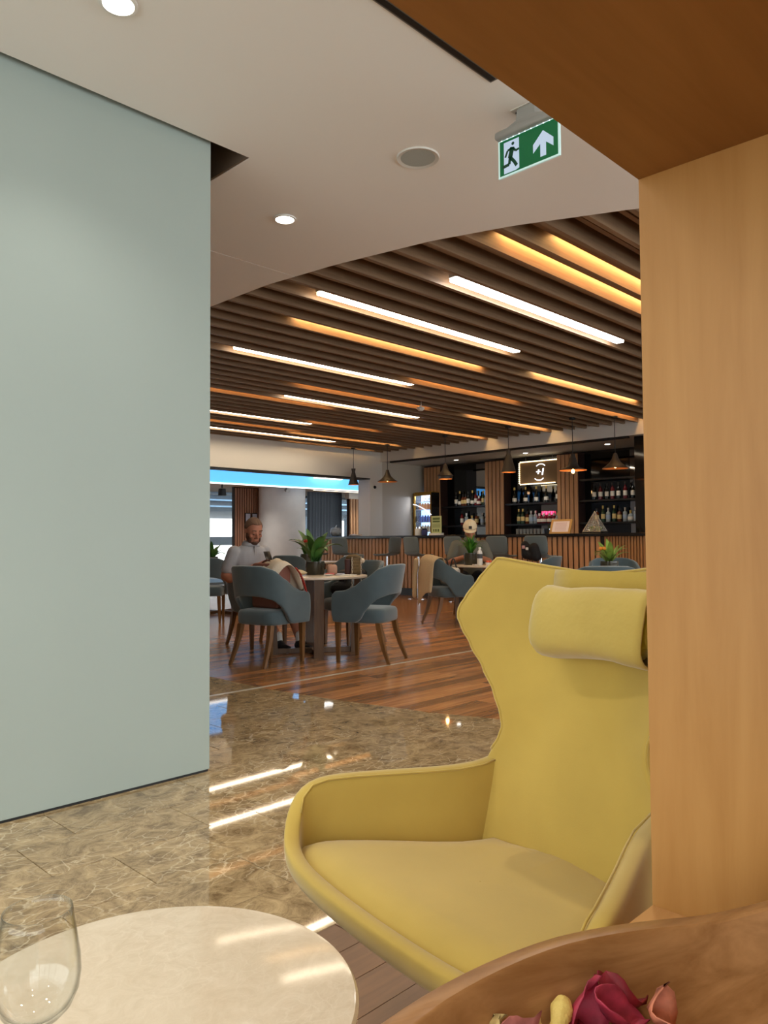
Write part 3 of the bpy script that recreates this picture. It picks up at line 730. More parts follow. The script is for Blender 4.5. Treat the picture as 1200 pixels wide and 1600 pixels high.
# head pillow: sleeve open at the end, soft cushion inside, strap over the top
def pil_ring(y, sx, sz_, n=22, e=0.62):
    r = []
    for j in range(n):
        a = 2*PI*j/n; cx_, cz_ = math.cos(a), math.sin(a)
        q = lambda c: math.copysign(abs(c)**e, c)
        r.append((q(cx_)*sx, y, q(cz_)*sz_))
    return r
HP = bpy.data.objects.new('head_pillow', None); C.objects.link(HP); HP.parent = CH
HP.location = (backpt(0.81, 0)[0]+0.062, 0.072, 0.905); HP.rotation_euler = (math.radians(0), math.radians(-14), math.radians(0))
rg = []
for k in range(19):
    y = -0.150+0.300*k/18
    e = abs(y)/0.150
    pf = (1-smoothstep(0.78, 1.08, -y/0.150)*0.55) if y < 0 else 1-0.06*smoothstep(0.6, 1, e)
    rg.append([(x+0.004*math.sin(9*y+x*30), yy, z*1.0+0.004*math.sin(23*y+1)+0.010*smoothstep(0.3,1,e)*(1 if z > 0 else -0.4)) for x, yy, z in pil_ring(y, 0.050*pf+0.004, 0.066*pf+0.002)])
mb = MB(); mb.loft(rg, caps=False); n = 22
mb.add(rg[0], [tuple(range(n))])
so = mb.build('sleeve', pmat('mustard_sleeve', (188,162,84), 0.85, sheen=0.35, vary=(7,0.06), bump=(26,0.25), spec=0.2), HP, 60)
mods(so, ('SOLIDIFY', dict(thickness=0.004, offset=1.0)))
rg = []
for k in range(10):
    y = 0.04+0.098*k/9; pf = 1-0.35*smoothstep(0.6, 1.0, k/9)
    rg.append([(x*0.9, yy, z*0.92+0.003*math.sin(60*yy)) for x, yy, z in pil_ring(y, 0.048*pf, 0.066*pf)])
MB().loft(rg).build('cushion', pmat('mustard_cushion', (168,150,40), 0.85, sheen=0.3, bump=(60,0.3), spec=0.2), HP, 60)
st = []
for k in range(15):
    a = k/14
    if a < 0.45: q = backpt(0.90+0.1*(a/0.45), 0.0); p = (q[0]+0.012, q[2]+(0.006 if a > 0.35 else 0))
    else:
        q = backpt(1.0-0.16*((a-0.45)/0.55), 0.0); p = (q[0]-0.056-0.004*(1-a), q[2]+(0.008 if a < 0.55 else 0))
    st.append(p)
MB().grid([[(x, yy, z) for yy in (-0.10,-0.04,0.03,0.10,0.16,0.185)] for x, z in st]).build('strap', pmat('mustard_strap', (184,156,74), 0.85, sheen=0.3, spec=0.2, bump=(30,0.15)), HP, 40)
so = [c for c in HP.children if c.name.startswith('strap')][0]
so.parent = CH; mods(so, ('SOLIDIFY', dict(thickness=0.004, offset=1.0)))
# chrome base
MB().lathe([(0.0005,0.0),(0.318,0.0),(0.32,0.008),(0.312,0.016),(0.12,0.024),(0.05,0.034),(0.034,0.06),(0.03,0.12),(0.03,0.30),(0.0005,0.30)], 56, (0.03,0,0)).build('disc_base', CHROME, CH, 40)

# ---------------------------------------------------------------- cream marble side table
TZ = 0.47
t = thing('side_table', 'round cream marble side table with a thin slab top', 'table', (0.525, 0.953, 0))
MB().lathe([(0.0005,TZ-0.024),(0.262,TZ-0.024),(0.2745,TZ-0.018),(0.276,TZ-0.006),(0.272,TZ-0.001),(0.266,TZ),(0.0005,TZ)], 96).build('table_top', CREAM, t, 35)
MB().lathe([(0.0005,0.0),(0.17,0.0),(0.17,0.012),(0.03,0.02),(0.022,0.05),(0.022,TZ-0.05),(0.09,TZ-0.03),(0.09,TZ-0.024),(0.0005,TZ-0.024)], 40).build('pedestal', CHROME, t, 40)
# stemmed wine glass, empty
gx, gy = 0.343, 0.868
prof_o = [(0.0005,0.0),(0.034,0.0),(0.035,0.0015),(0.030,0.003),(0.010,0.007),(0.005,0.014),(0.0042,0.03),(0.004,0.07),(0.005,0.083),(0.010,0.0885),(0.024,0.096),(0.034,0.107),(0.0405,0.123),(0.0425,0.140),(0.0415,0.158),(0.0385,0.178),(0.035,0.200),(0.0338,0.2105)]
prof_i = [(0.0328,0.2105),(0.034,0.200),(0.0375,0.178),(0.0405,0.158),(0.0415,0.140),(0.0393,0.123),(0.0325,0.109),(0.022,0.100),(0.010,0.096),(0.0005,0.095)]
MB().lathe([(r*1.06, z) for r, z in prof_o+prof_i], 64, (0,0,0), True).build('wine_glass', GLASSM, None, 180, loc=(gx, gy, TZ+0.0006))
tag(bpy.data.objects['wine_glass'], 'empty stemmed wine glass standing on the cream marble table', 'wine glass')

# ---------------------------------------------------------------- carved wooden bowl and dried petals
BW = woodmat('bowl_acacia', (136,92,50), (180,132,84), 'X', 0.32, 7, 5.0)
bx_, by_, ba = 0.598, 0.250, math.atan2(-0.36, 0.93)
BO = thing('wooden_bowl', 'long carved brown wooden bowl on the beech shelf', 'bowl', (bx_, by_, NZ0), ba)
def rim(a, s_=1.0):
    c, s0 = math.cos(a), math.sin(a)
    r = 1.0/((abs(c)**1.7+abs(s0)**1.7)**(1/1.7))
    x = 0.345*r*c; y = 0.178*r*s0
    tip = smoothstep(0.14, 0.345, x)
    z = 0.083+0.040*tip+0.012*smoothstep(0.2,0.345,-x)
    return x*s_, y*s_, z
NB = 72
prof = [(0.02,0.004,0),(0.40,0.0,0),(0.62,0.004,0.05),(0.80,0.0,0.35),(0.93,0.0,0.72),(0.99,0.0,0.93),(1.0,0.0,0.985),(0.99,0.0,1.0),(0.90,0.0,1.01),(0.885,0.0,0.985),(0.86,0.0,0.80),(0.78,0.0,0.50),(0.62,0.0,0.27),(0.40,0.0,0.17),(0.02,0.0,0.15)]
rg = []
for s_, dz, hz in prof:
    ring = []
    for j in range(NB):
        a = 2*PI*j/NB; x, y, z = rim(a)
        ring.append((x*s_, y*s_, dz+z*hz if hz else dz+0.0))
    rg.append(ring)
MB().loft(rg).build('body', BW, BO, 38)

def petal(L, W, curl, cup, mat, loc, rot, label, name='dried_petal', cat='petal', ruff=0.0, seed=0):
    rs = random.Random(seed); rows = []
    for i in range(9):
        u = i/8; w = W*math.sin(PI*min(1, 0.08+u*0.92))**0.7*(1-0.25*u)
        row = []
        for j in range(7):
            v = -1+j/3
            x = L*(u-0.5); y = w*v
            z = curl*(u-0.5)**2*L*2+cup*(v*v)*w+ruff*math.sin(7*u+3*v+seed)*W*0.5+rs.uniform(-1,1)*ruff*W*0.18
            row.append((x, y, z))
        rows.append(row)
    o = MB().grid(rows).build(name, mat, None, 180, loc, rot)
    mods(o, ('SOLIDIFY', dict(thickness=0.0012, offset=0.0)))
    return tag(o, label, cat, 'dried petals in the wooden bowl')
PK = pmat('petal_pink', (170,52,74), 0.6, vary=(60,0.35)); RD = pmat('petal_red', (128,24,34), 0.6, vary=(60,0.3))
SA = pmat('petal_salmon', (206,128,98), 0.65, vary=(60,0.25)); CRM = pmat('petal_cream', (214,188,124), 0.65, vary=(60,0.2)); MV = pmat('petal_mauve', (168,96,86), 0.65, vary=(60,0.3))
# spots given in the bowl's own floor plan: along (x) and across (y)
def inb(x, y, z): 
    x -= 0.045; y += 0.072; z -= 0.012+0.0
    c, s0 = math.cos(ba), math.sin(ba); return (bx_+x*c-y*s0, by_+x*s0+y*c, NZ0+z)
petal(0.060,0.020,0.6,0.9,PK,inb(0.030,0.055,0.056),(1.0,-0.9,0.2),'deep pink curled petal standing up in the wooden bowl',ruff=0.5,seed=1)
petal(0.062,0.018,0.4,1.0,PK,inb(0.052,0.035,0.054),(0.5,0.5,-0.5),'long bright pink furled petal in the wooden bowl',ruff=0.3,seed=2)
petal(0.050,0.022,0.7,0.8,RD,inb(0.070,0.048,0.050),(-0.4,0.5,-0.7),'dark crimson folded petal behind the bright pink one',ruff=0.3,seed=3)
petal(0.055,0.020,0.5,0.6,RD,inb(0.000,0.020,0.048),(0.2,0.2,0.6),'flat red petal at the bottom of the frame',ruff=0.2,seed=4)
petal(0.045,0.022,0.8,0.7,SA,inb(0.088,0.020,0.050),(0.7,-0.6,0.9),'salmon ruffled petal beside the crimson one',ruff=0.6,seed=5)
petal(0.048,0.018,0.5,0.9,CRM,inb(-0.072,0.050,0.054),(1.2,-0.8,0.5),'upright cream petal with a ragged tip',ruff=0.6,seed=6)
petal(0.050,0.026,0.7,0.6,MV,inb(-0.050,0.030,0.052),(0.4,-0.2,0.2),'mauve crumpled petal beside the cream ragged one',ruff=0.8,seed=7)
petal(0.035,0.014,0.6,0.8,CRM,inb(-0.090,0.020,0.050),(0.8,0.5,1.2),'tan curled scrap of petal nearest the bowl wall',ruff=0.8,seed=8)
petal(0.040,0.016,0.7,0.7,CRM,inb(-0.025,0.035,0.050),(0.6,0.2,-0.3),'pale ruffled scrap between the mauve petal and the pod',ruff=0.8,seed=9)
petal(0.050,0.022,0.6,0.7,SA,inb(0.030,-0.005,0.046),(0.1,0.4,1.6),'salmon petal lying flat among the red ones',ruff=0.4,seed=10)
petal(0.055,0.024,0.6,0.7,RD,inb(0.06,-0.02,0.044),(0.3,-0.2,2.2),'dark red petal lying low in the bowl',ruff=0.4,seed=11)
petal(0.050,0.024,0.6,0.7,PK,inb(-0.03,-0.02,0.044),(0.3,0.2,0.2),'pink petal lying low in the bowl',ruff=0.4,seed=12)
mb = MB(); mb.tube([(-0.022,0,0),(-0.018,0,0.001),(-0.012,0,0.002),(-0.002,0,0.001),(0.010,0,0.003),(0.018,0,0.002),(0.023,0,0)], [0.001,0.007,0.0095,0.0082,0.0105,0.007,0.001], 14)
tag(mb.build('dried_pod', pmat('pod_straw', (224,196,108), 0.6, bump=(180,0.4)), None, 180, inb(0.004,0.048,0.055), (0,-0.5,0.35)), 'straw-coloured waisted seed pod beside the pink petals', 'seed pod')
# ================================================================== BAR
ORD = ['first','second','third','fourth','fifth','sixth','seventh','eighth','ninth','tenth','eleventh','twelfth']
BY0, BY1, BYS = 4.6, 12.95, 6.12
bar = thing('bar_counter', 'long bar counter clad in upright wooden slats under a black top', 'bar', (BARX, (BY0+BY1)/2, 0))
yc0 = (BY0+BY1)/2
MB().rbox(-0.06, 0.345, BY0-yc0, BY1+0.05-yc0, BAR_Z-0.05, BAR_Z, 0.004, 1).build('counter_top', pmat('bar_top_black', (26,25,26), 0.22), bar)
MB().box(0.02, 0.33, BY0-yc0, BY1-yc0, 0.0, BAR_Z-0.05).build('body', pmat('bar_body', (30,20,16), 0.7), bar)
MB().box(0.0, 0.02, BY0-yc0, BY1-yc0, 0.0, 0.14).build('kickboard', pmat('kick_black', (24,24,26), 0.4), bar)
MB().box(0.0, 0.02, BYS-0.05-yc0, BYS+0.0-yc0, 0.14, BAR_Z-0.05).build('post', DARK, bar)
me = MB().box(-0.006, 0.02, -0.034, 0.034, 0.145, BAR_Z-0.052).mesh('bar_slat', BARSLAT)
y = BYS+0.05
while y < BY1-0.02:
    link('slat', me, bar, (0, y-yc0, 0)); y += 0.1
me = MB().box(-0.004, 0.02, -0.017, 0.017, 0.145, BAR_Z-0.052).mesh('bar_fine_slat', FINESLAT)
y = BYS-0.08
while y > BY0+0.02:
    link('slat', me, bar, (0, y-yc0, 0)); y -= 0.05

# back bar: three slatted pilasters with mirrored bays between them
bb = thing('back_bar', 'dark mirrored back bar with wooden pilasters and black shelves', 'back bar', (BACKX, 9.0, 0))
PIL = [(11.13, 11.62), (9.40, 9.89), (7.66, 8.13)]
me = MB().box(-0.022, 0.0, -0.036, 0.036, 0, 2.74).mesh('pilaster_slat', BARSLAT)
for a, b in PIL:
    p = MB().box(-0.26, -0.004, a-9.0, b-9.0, 0, 2.77).build('pilaster', pmat('pilaster_back', (48,24,16), 0.6), bb)
    n = 5
    for i in range(n): link('slat', me, p, (-0.26, a-9.0+(i+0.5)*(b-a)/n, 0.0))
BAYS = [(9.89, 11.13), (8.13, 9.40), (6.15, 7.66)]
SHZ = [1.41, 1.835, 2.24]
for k, (a, b) in enumerate(BAYS):
    # smoked half toward the far end, clear mirror on the near half
    m_ = b-(b-a)*(0.66, 0.58, 0.62)[k]
    MB().box(-0.02, -0.004, m_-9.0+0.003, b-9.0, 0.9, 2.75).build('smoked_panel', SMOKE, bb)
    MB().box(-0.02, -0.004, a-9.0, m_-9.0-0.003, 0.9, 2.75).build('mirror_panel', MIRROR, bb)
    for z in (SHZ if k == 2 else SHZ[:2]):
        MB().box(-0.24, -0.022, a-9.0+0.005, b-9.0-0.005, z-0.035, z).build('shelf', pmat('shelf_black', (20,19,19), 0.3), bb)
    MB().box(-0.42, -0.022, a-9.0, b-9.0, 0.86, 0.9).build('work_shelf', pmat('shelf_black', (20,19,19), 0.3), bb)
bpn = struct(MB().box(12.02, 12.55, 4.6, 5.93, 1.18, 2.79).build('wall_post', pmat('post_black', (24,22,21), 0.06), None), 'glossy black clad post at the end of the bar')

# bottles
def bottle_proto(kind, glass, label_m, cap_m):
    t = thing('bottle', 'bottle', 'bottle')
    P = dict(wine=[(0.0005,0),(0.037,0),(0.038,0.006),(0.038,0.185),(0.030,0.212),(0.015,0.236),(0.0135,0.30),(0.016,0.302),(0.016,0.31),(0.0005,0.31)],
             champ=[(0.0005,0),(0.043,0),(0.044,0.006),(0.044,0.13),(0.036,0.185),(0.018,0.235),(0.014,0.29),(0.018,0.292),(0.018,0.33),(0.0005,0.332)],
             spirit=[(0.0005,0),(0.041,0),(0.042,0.005),(0.042,0.16),(0.038,0.178),(0.016,0.198),(0.014,0.235),(0.017,0.237),(0.017,0.262),(0.0005,0.262)],
             squat=[(0.0005,0),(0.05,0),(0.052,0.006),(0.052,0.10),(0.04,0.135),(0.017,0.15),(0.016,0.175),(0.021,0.177),(0.021,0.205),(0.0005,0.205)])[kind]
    MB().lathe(P, 14).build('glass_body', glass, t, 50)
    r = P[2][0]+0.0008; h = dict(wine=(0.06,0.15), champ=(0.04,0.11), spirit=(0.05,0.13), squat=(0.03,0.09))[kind]
    MB().lathe([(r,h[0]),(r,h[1])], 14).build('paper_label', label_m, t, 50)
    zt = P[-1][1]; rn = P[-3][0]+0.0015
    MB().lathe([(rn,zt-0.055),(rn+0.001,zt+0.001),(0.0005,zt+0.002)], 12).build('cap', cap_m, t, 50)
    return t
DG = pmat('bottle_dark', (20,22,20), 0.08); AM = pmat('bottle_amber', (92,44,18), 0.08); CL = pmat('bottle_clear', (150,160,162), 0.06, spec=0.7); RD_ = pmat('bottle_red', (96,20,26), 0.08); GN = pmat('bottle_green', (38,62,44), 0.08)
LW = pmat('label_white', (226,220,208), 0.6); LC = pmat('label_cream', (214,190,130), 0.6); LB = pmat('label_blue', (150,168,190), 0.6)
CK = pmat('cap_black', (22,20,20), 0.4); CG = pmat('cap_gold', (190,160,90), 0.3, 0.8); CW = pmat('cap_white', (225,225,225), 0.4)
KINDS = {'wd': ('wine', DG, LW, CK, 'dark wine bottle with a pale label'), 'ch': ('champ', DG, LW, CG, 'dark champagne bottle with a gold neck'),
         'ro': ('wine', RD_, LW, CK, 'red wine bottle with a white label'), 'sa': ('spirit', AM, LC, CK, 'amber spirit bottle with a cream label'), 'sc': ('spirit', CL, LB, CW, 'clear spirit bottle with a white cap'),
         'sq': ('squat', CL, LW, CG, 'squat clear bottle with a gold cap'), 'gn': ('wine', GN, LC, CG, 'green bottle with a cream label'), 'sr': ('squat', RD_, LW, CW, 'squat red bottle with a white cap')}
_proto = {}
def put_bottle(code, x, y, z, label):
    if code not in _proto:
        k = KINDS[code]; _proto[code] = bottle_proto(*k[:4]); o = _proto[code]; o.location = (x, y, z)
    else: o = dup(_proto[code], (x, y, z), random.random()*6)
    tag(o, label, 'bottle', 'bottles on the back bar shelves')
BAYN = ['fridge-side bay', 'sign bay', 'end bay']
def shelf_row(bay, lvl, codes, y0, y1):
    n = len(codes)
    for i, c in enumerate(codes):
        y = y1-(y1-y0)*i/max(1, n-1)
        put_bottle(c, BACKX-0.13+random.uniform(-0.03, 0.03), y, SHZ[lvl]+0.0005, f'{KINDS[c][4]}, {ORD[i]} along the {["lower","middle","upper"][lvl]} shelf, {BAYN[bay]}')
shelf_row(0, 1, ['wd','ch','sa','sa','wd','ch','ro','sr','gn','sc'], 9.97, 10.80)
shelf_row(0, 0, ['ro','sc','sq','sa','sc','wd'], 9.95, 10.62)
shelf_row(1, 1, ['ch','ch','ch','ch','wd'], 8.20, 9.22)
shelf_row(1, 0, ['gn','gn','sa','sc','sc','sr','sr','sr','sr','sq'], 8.20, 9.15)
shelf_row(2, 1, ['wd','ro','wd','ro','wd','ro','wd','ro'], 6.50, 7.40)
shelf_row(2, 0, ['sa','gn','sc','gn','sa','sc','sq','sc','sq','sc','sq'], 6.22, 7.35)
gl = None
for i in range(8):
    y = 9.15-i*0.085
    if gl is None:
        gl = MB().lathe([(0.0005,0.0),(0.03,0.0),(0.036,0.12),(0.034,0.12),(0.028,0.008),(0.0005,0.008)], 14).build('tumbler', pmat('tumbler_glass', (190,196,200), 0.05, spec=0.8, alpha=0.45), None, 50, (BACKX-0.16, y, 1.185)); o = gl
    else:
        o = gl.copy(); C.objects.link(o); o.location = (BACKX-0.16, y, 1.185)
    tag(o, f'upturned glass tumbler in the row under the bulb-framed sign, {ORD[i]} from the pilaster', 'glass', 'tumblers behind the bar')
t = thing('glass_rack', 'black wire rack holding the row of tumblers behind the bar', 'rack', (BACKX-0.16, 8.85, 0.9))
MB().box(-0.07, 0.07, -0.42, 0.42, 0.27, 0.285).build('tray', DARK, t)
for s_ in (-1, 1):
    for q in (-1, 1): MB().box(s_*0.06-0.006, s_*0.06+0.006, q*0.40-0.006, q*0.40+0.006, 0.0, 0.27).build('leg', DARK, t)

# bulb-framed sign
sg = thing('bulb_sign', 'brown sign framed with small glowing bulbs, reading plus one', 'sign', (BACKX-0.23, 8.53, 2.44))
hw, hr, hh = 0.49, 0.392, 0.228
MB().box(-0.02, 0.02, -hr, hw, -hh, hh).build('panel', pmat('sign_brown', (124,96,62), 0.35), sg)
def lerp_pts(a, b, n): return [(a[0]+(b[0]-a[0])*i/n, a[1]+(b[1]-a[1])*i/n) for i in range(n)]
cn = [(-hr+0.01,hh),(hw-0.03,hh),(hw,hh-0.03),(hw,-hh+0.03),(hw-0.03,-hh),(-hr+0.01,-hh)]
ns = [22,1,10,1,22]
me = MB().ball((0,0,0), 0.0125, n=8, m=6).mesh('sign_bulb', emat('sign_bulb_glow', (255,232,185), 3.5), 180)
for i in range(5):
    for q in lerp_pts(cn[i], cn[i+1], ns[i]): link('bulb', me, sg, (-0.03, q[0], q[1]))
GL = emat('sign_text_glow', (225,235,255), 3.0)
def text_mesh(body, size, mat, name, parent, loc, rot, mirror=False, italic=0.0, ext=0.004):
    cu = bpy.data.curves.new('txt', 'FONT'); cu.body = body; cu.size = size; cu.extrude = ext; cu.shear = italic; cu.align_x = 'CENTER'; cu.align_y = 'CENTER'
    ob = bpy.data.objects.new('txt', cu); C.objects.link(ob)
    bpy.context.view_layer.update()
    me = bpy.data.meshes.new_from_object(ob.evaluated_get(bpy.context.evaluated_depsgraph_get()))
    bpy.data.objects.remove(ob)
    if mirror:
        for v in me.vertices: v.co.x *= -1
        me.flip_normals()
    me.materials.clear(); me.materials.append(mat)
    return link(name, me, parent, loc, rot)
# text stands in the plane x = const and reads from -x: local x -> -y
ROT_T = (PI/2, 0, -PI/2)
text_mesh('+1', 0.19, GL, 'lettering', sg, (-0.026, 0.0, 0.0), ROT_T, italic=0.2, ext=0.006)
for s_ in (1, -1):
    pts = [(-0.026, s_*-0.02+0.10*math.cos(a), s_*(0.165-0.045*abs(math.cos(a))**2*0.9)) for a in [PI*(0.05+0.9*i/12) for i in range(13)]]
    MB().tube(pts, 0.006, 6).build('arc', GL, sg)
for s_ in (-0.28, 0.35): MB().tube([(0,s_,hh),(0,s_,2.80-2.44)], 0.003, 5).build('wire', GREYMETAL, sg)
# mirror reflection of lit lettering, put in as glowing letters reading reversed
t = thing('reflected_lettering', 'small white glowing stand-in for reflected lettering, reversed, low in the middle mirrored bay', 'lettering', (BACKX-0.05, 8.33, 1.29))
text_mesh('NIFIR.', 0.105, emat('letter_reflection', (215,235,255), 2.2), 'lettering', t, (0,0,0.03), ROT_T, mirror=True, ext=0.002)
text_mesh('TCHEN', 0.07, MATS['letter_reflection'], 'lettering', t, (0,0.0,-0.055), ROT_T, mirror=True, ext=0.002)
t = thing('reflected_neon', 'glowing stand-in for a pink neon reflection behind the squat bottles, middle bay', 'neon', (BACKX-0.05, 8.5, 1.62))  # reflected neon put in as glowing tubes in front of the mirror
NE = emat('neon_reflection', (255,60,100), 2.6)
for i, (a, h_) in enumerate([(-0.13,0.06),(-0.07,0.07),(-0.01,0.05),(0.05,0.07),(0.10,0.06)]):
    MB().tube([(0,a-0.02,-h_/2),(0,a-0.02,h_/2),(0,a+0.02,h_/2),(0,a+0.02,-h_/2)], 0.009, 6).build('tube', NE, t)

# glowing display fridge
fr = thing('display_fridge', 'glowing glass-fronted display fridge in a brass-coloured case', 'fridge', (12.9, 11.43, 0))
GO = pmat('fridge_gold', (176,132,52), 0.3, 0.7)
for a, b, c, d in ((-0.27,-0.23,0.85,2.15),(0.23,0.27,0.85,2.15)): MB().box(0, 0.04, a, b, c, d).build('door_frame', GO, fr)
for c, d in ((2.09,2.15),(0.85,0.90)): MB().box(0, 0.04, -0.23, 0.23, c, d).build('door_frame', GO, fr)
MB().box(0.0, 0.28, -0.275, -0.265, 0.85, 2.15).build('side_panel', pmat('fridge_side', (26,20,18), 0.2), fr); MB().box(0.0, 0.28, 0.265, 0.275, 0.85, 2.15).build('side_panel', MATS['fridge_side'], fr)
MB().box(0.265, 0.28, -0.265, 0.265, 0.85, 2.15).build('back_panel', pmat('fridge_back', (200,215,235), 0.4, emit=(150,185,235), es=2.0), fr)
MB().box(0.04, 0.28, -0.265, 0.265, 2.15, 2.17).build('top_panel', GO, fr)
MB().box(0.012, 0.02, -0.23, 0.23, 0.9, 2.09).build('door_glass', pmat('fridge_glass', (230,240,250), 0.02, alpha=0.12), fr)
for z in (1.28, 1.50, 1.78): MB().box(0.06, 0.26, -0.25, 0.25, z-0.012, z).build('shelf', pmat('fridge_shelf', (220,228,235), 0.3), fr)
lamp('fridge_light', 'AREA', (0.14, 0, 2.08), 12.0, (225,236,255), fr, 0.2, (0,0,0))
MB().box(0.0, 0.28, -0.27, 0.27, 0.0, 0.85).build('plinth', DARK, fr)
def can(x, y, z, m, label, i, h=0.15, r=0.032):
    o = MB().lathe([(0.0005,0),(r,0),(r,h*0.75),(r*0.5,h*0.9),(r*0.5,h),(0.0005,h)], 12).build('drink_bottle', m, None, 50, (x, y, z))
    tag(o, label, 'bottle', 'drinks in the display fridge')
OJ = pmat('juice_orange', (235,150,50), 0.3); WJ = pmat('juice_pale', (236,214,170), 0.3); BJ = pmat('juice_blue', (84,124,200), 0.3)
for lv, (z, m, nm) in enumerate(((1.2805, WJ, 'pale yellow'), (1.5005, BJ, 'blue'), (1.7805, OJ, 'orange'))):
    for i in range(6):
        can(13.05, 11.23+i*0.08, z, m, f'{nm} drink bottle in the glowing fridge, {ORD[i]} along its shelf', i)
for i in range(3):
    o = MB().lathe([(0.0005,0),(0.06,0),(0.098,0.02),(0.094,0.024),(0.0005,0.008)], 24).build('plate', pmat('plate_white', (235,236,240), 0.3), None, 50, (13.06, 11.43, 1.96+i*0.045-0.03*0))
    tag(o, f'white plate in the top of the glowing fridge, {["lowest","middle","topmost"][i]} of the stack', 'plate', 'plates in the display fridge')
MB().box(0.06, 0.26, -0.25, 0.25, 1.945, 1.958).build('shelf', MATS['fridge_shelf'], fr)
# curved white line decal across the fridge door
MB().tube([(-0.004, 0.27-0.54*i/14, 1.90-0.11*(i/14)-0.14*(i/14)**2) for i in range(15)], 0.010, 6).build('door_curve', emat('decal_white', (245,245,250), 0.8), fr, 180)

# things on the bar top
t = thing('leaflet_stand', 'pale green printed leaflet in a stand on the bar', 'leaflet', (11.36, 9.71, BAR_Z))
MB().box(-0.05, 0.05, -0.15, 0.15, 0, 0.045).build('base', PAPER, t)
MB().box(-0.006, 0.006, -0.135, 0.115, 0.045, 0.375).build('card', pmat('card_green', (196,204,142), 0.6), t)
INK = pmat('ink_green', (96,112,60), 0.7)
for i, (a, b, z0, z1) in enumerate([(-0.10,0.08,0.30,0.345),(-0.10,0.08,0.25,0.285),(-0.11,0.09,0.215,0.222),(-0.11,0.09,0.195,0.202),(-0.11,0.09,0.175,0.182),(-0.11,0.09,0.155,0.162),(-0.08,-0.04,0.07,0.12),(-0.02,0.02,0.07,0.12),(0.04,0.07,0.07,0.12)]):
    MB().box(-0.0075, -0.006, a, b, z0, z1).build('print', INK, t)
t = thing('menu_frame', 'wood-framed menu leaning on an easel on the bar', 'menu', (11.36, 6.97, BAR_Z), 0)
e = MB()
def tilt(y, z, x=0.0): return (x+z*0.35, y, z*0.94)
def tb(name, y0, y1, z0, z1, x0, x1, m):
    vs = [tilt(a, b, c) for c in (x0, x1) for a, b in ((y0,z0),(y1,z0),(y1,z1),(y0,z1))]
    return MB().add(vs, [(0,1,2,3),(7,6,5,4),(0,4,5,1),(1,5,6,2),(2,6,7,3),(3,7,4,0)]).build(name, m, t)
WF = pmat('frame_oak', (206,164,98), 0.5)
sk = 0.0
tb('frame_bar', -0.20, 0.20, 0.0, 0.035, -0.012, 0.012, WF); tb('frame_bar', -0.20, 0.20, 0.225, 0.26, -0.012, 0.012, WF)
tb('frame_bar', -0.20, -0.16, 0.035, 0.225, -0.012, 0.012, WF); tb('frame_bar', 0.16, 0.20, 0.035, 0.225, -0.012, 0.012, WF)
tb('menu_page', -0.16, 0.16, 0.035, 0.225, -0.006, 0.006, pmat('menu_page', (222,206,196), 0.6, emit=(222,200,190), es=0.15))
for i in range(7): tb('print', -0.11, 0.11, 0.06+i*0.022, 0.066+i*0.022, -0.0075, -0.006, pmat('ink_rose', (190,140,140), 0.7))
MB().box(0.10, 0.13, -0.02, 0.02, 0, 0.16).build('easel_leg', WF, t)
t = thing('pyramid_terrarium', 'glass pyramid terrarium with moss and pebbles on the bar', 'terrarium', (11.36, 6.31, BAR_Z))
ap = (0, 0, 0.36); bs = [(-0.11,-0.16,0.03),(0.11,-0.16,0.03),(0.11,0.16,0.03),(-0.11,0.16,0.03)]
THIN = pmat('thin_glass', (235,240,240), 0.03, spec=0.7, alpha=0.2)
for i in range(4): MB().add([bs[i], bs[(i+1)%4], ap], [(0,1,2)]).build('pane', THIN, t)
for i in range(4):
    MB().tube([bs[i], ap], 0.005, 6).build('edge', pmat('lead_edge', (190,180,165), 0.3, 0.8), t); MB().tube([bs[i], bs[(i+1)%4]], 0.005, 6).build('edge', MATS['lead_edge'], t)
MB().box(-0.12, 0.12, -0.17, 0.17, 0, 0.028).build('base', DARK, t)
mb = MB()
for i in range(14): mb.ball((random.uniform(-0.07,0.07), random.uniform(-0.10,0.06), 0.06+random.random()*0.04), random.uniform(0.02,0.04), n=8, m=6)
mb.build('moss', pmat('moss_green', (96,110,58), 0.9, bump=(90,0.6)), t, 180)
mb = MB(); mb.tube([(0.0, -0.02+0.055*math.cos(a), 0.15+0.055*math.sin(a)) for a in [2*PI*i/20 for i in range(20)]], 0.006, 6, True); mb.build('ring', MATS['lead_edge'], t, 180)
t = thing('apple_terrarium', 'apple-shaped glass jar half full of dark pebbles on the bar end', 'terrarium', (11.36, 12.62, BAR_Z))
MB().lathe([(0.0005,0.004),(0.07,0.0),(0.115,0.04),(0.132,0.10),(0.125,0.16),(0.09,0.20),(0.04,0.205),(0.012,0.19)], 28).build('jar', pmat('jar_glass', (235,240,242), 0.02, spec=0.8, alpha=0.3), t, 180)
MB().lathe([(0.0005,0.008),(0.07,0.006),(0.108,0.042),(0.122,0.095),(0.0005,0.10)], 24).build('pebbles', pmat('pebble_dark', (28,26,28), 0.5, bump=(120,0.8)), t, 180)
MB().tube([(0.0,0,0.19),(0,-0.01,0.225),(0,-0.035,0.25)], [0.01,0.012,0.006], 8).build('stalk', pmat('jar_glass_white', (220,228,235), 0.1), t, 180)
tag(MB().loft([[(0.05*math.cos(a)*k, yy, 0.008+0.022*k*(1+math.sin(a))) for a in [2*PI*i/12 for i in range(12)]] for yy, k in ((-0.2,0.2),(-0.17,1.0),(-0.05,0.9),(0.06,1.1),(0.15,0.8),(0.19,0.2))]).build('folded_napkin', pmat('napkin_linen', (222,204,190), 0.8), None, 180, (11.36, 12.0, BAR_Z-0.006)), 'folded pale napkin lying on the bar by the apple jar', 'napkin')
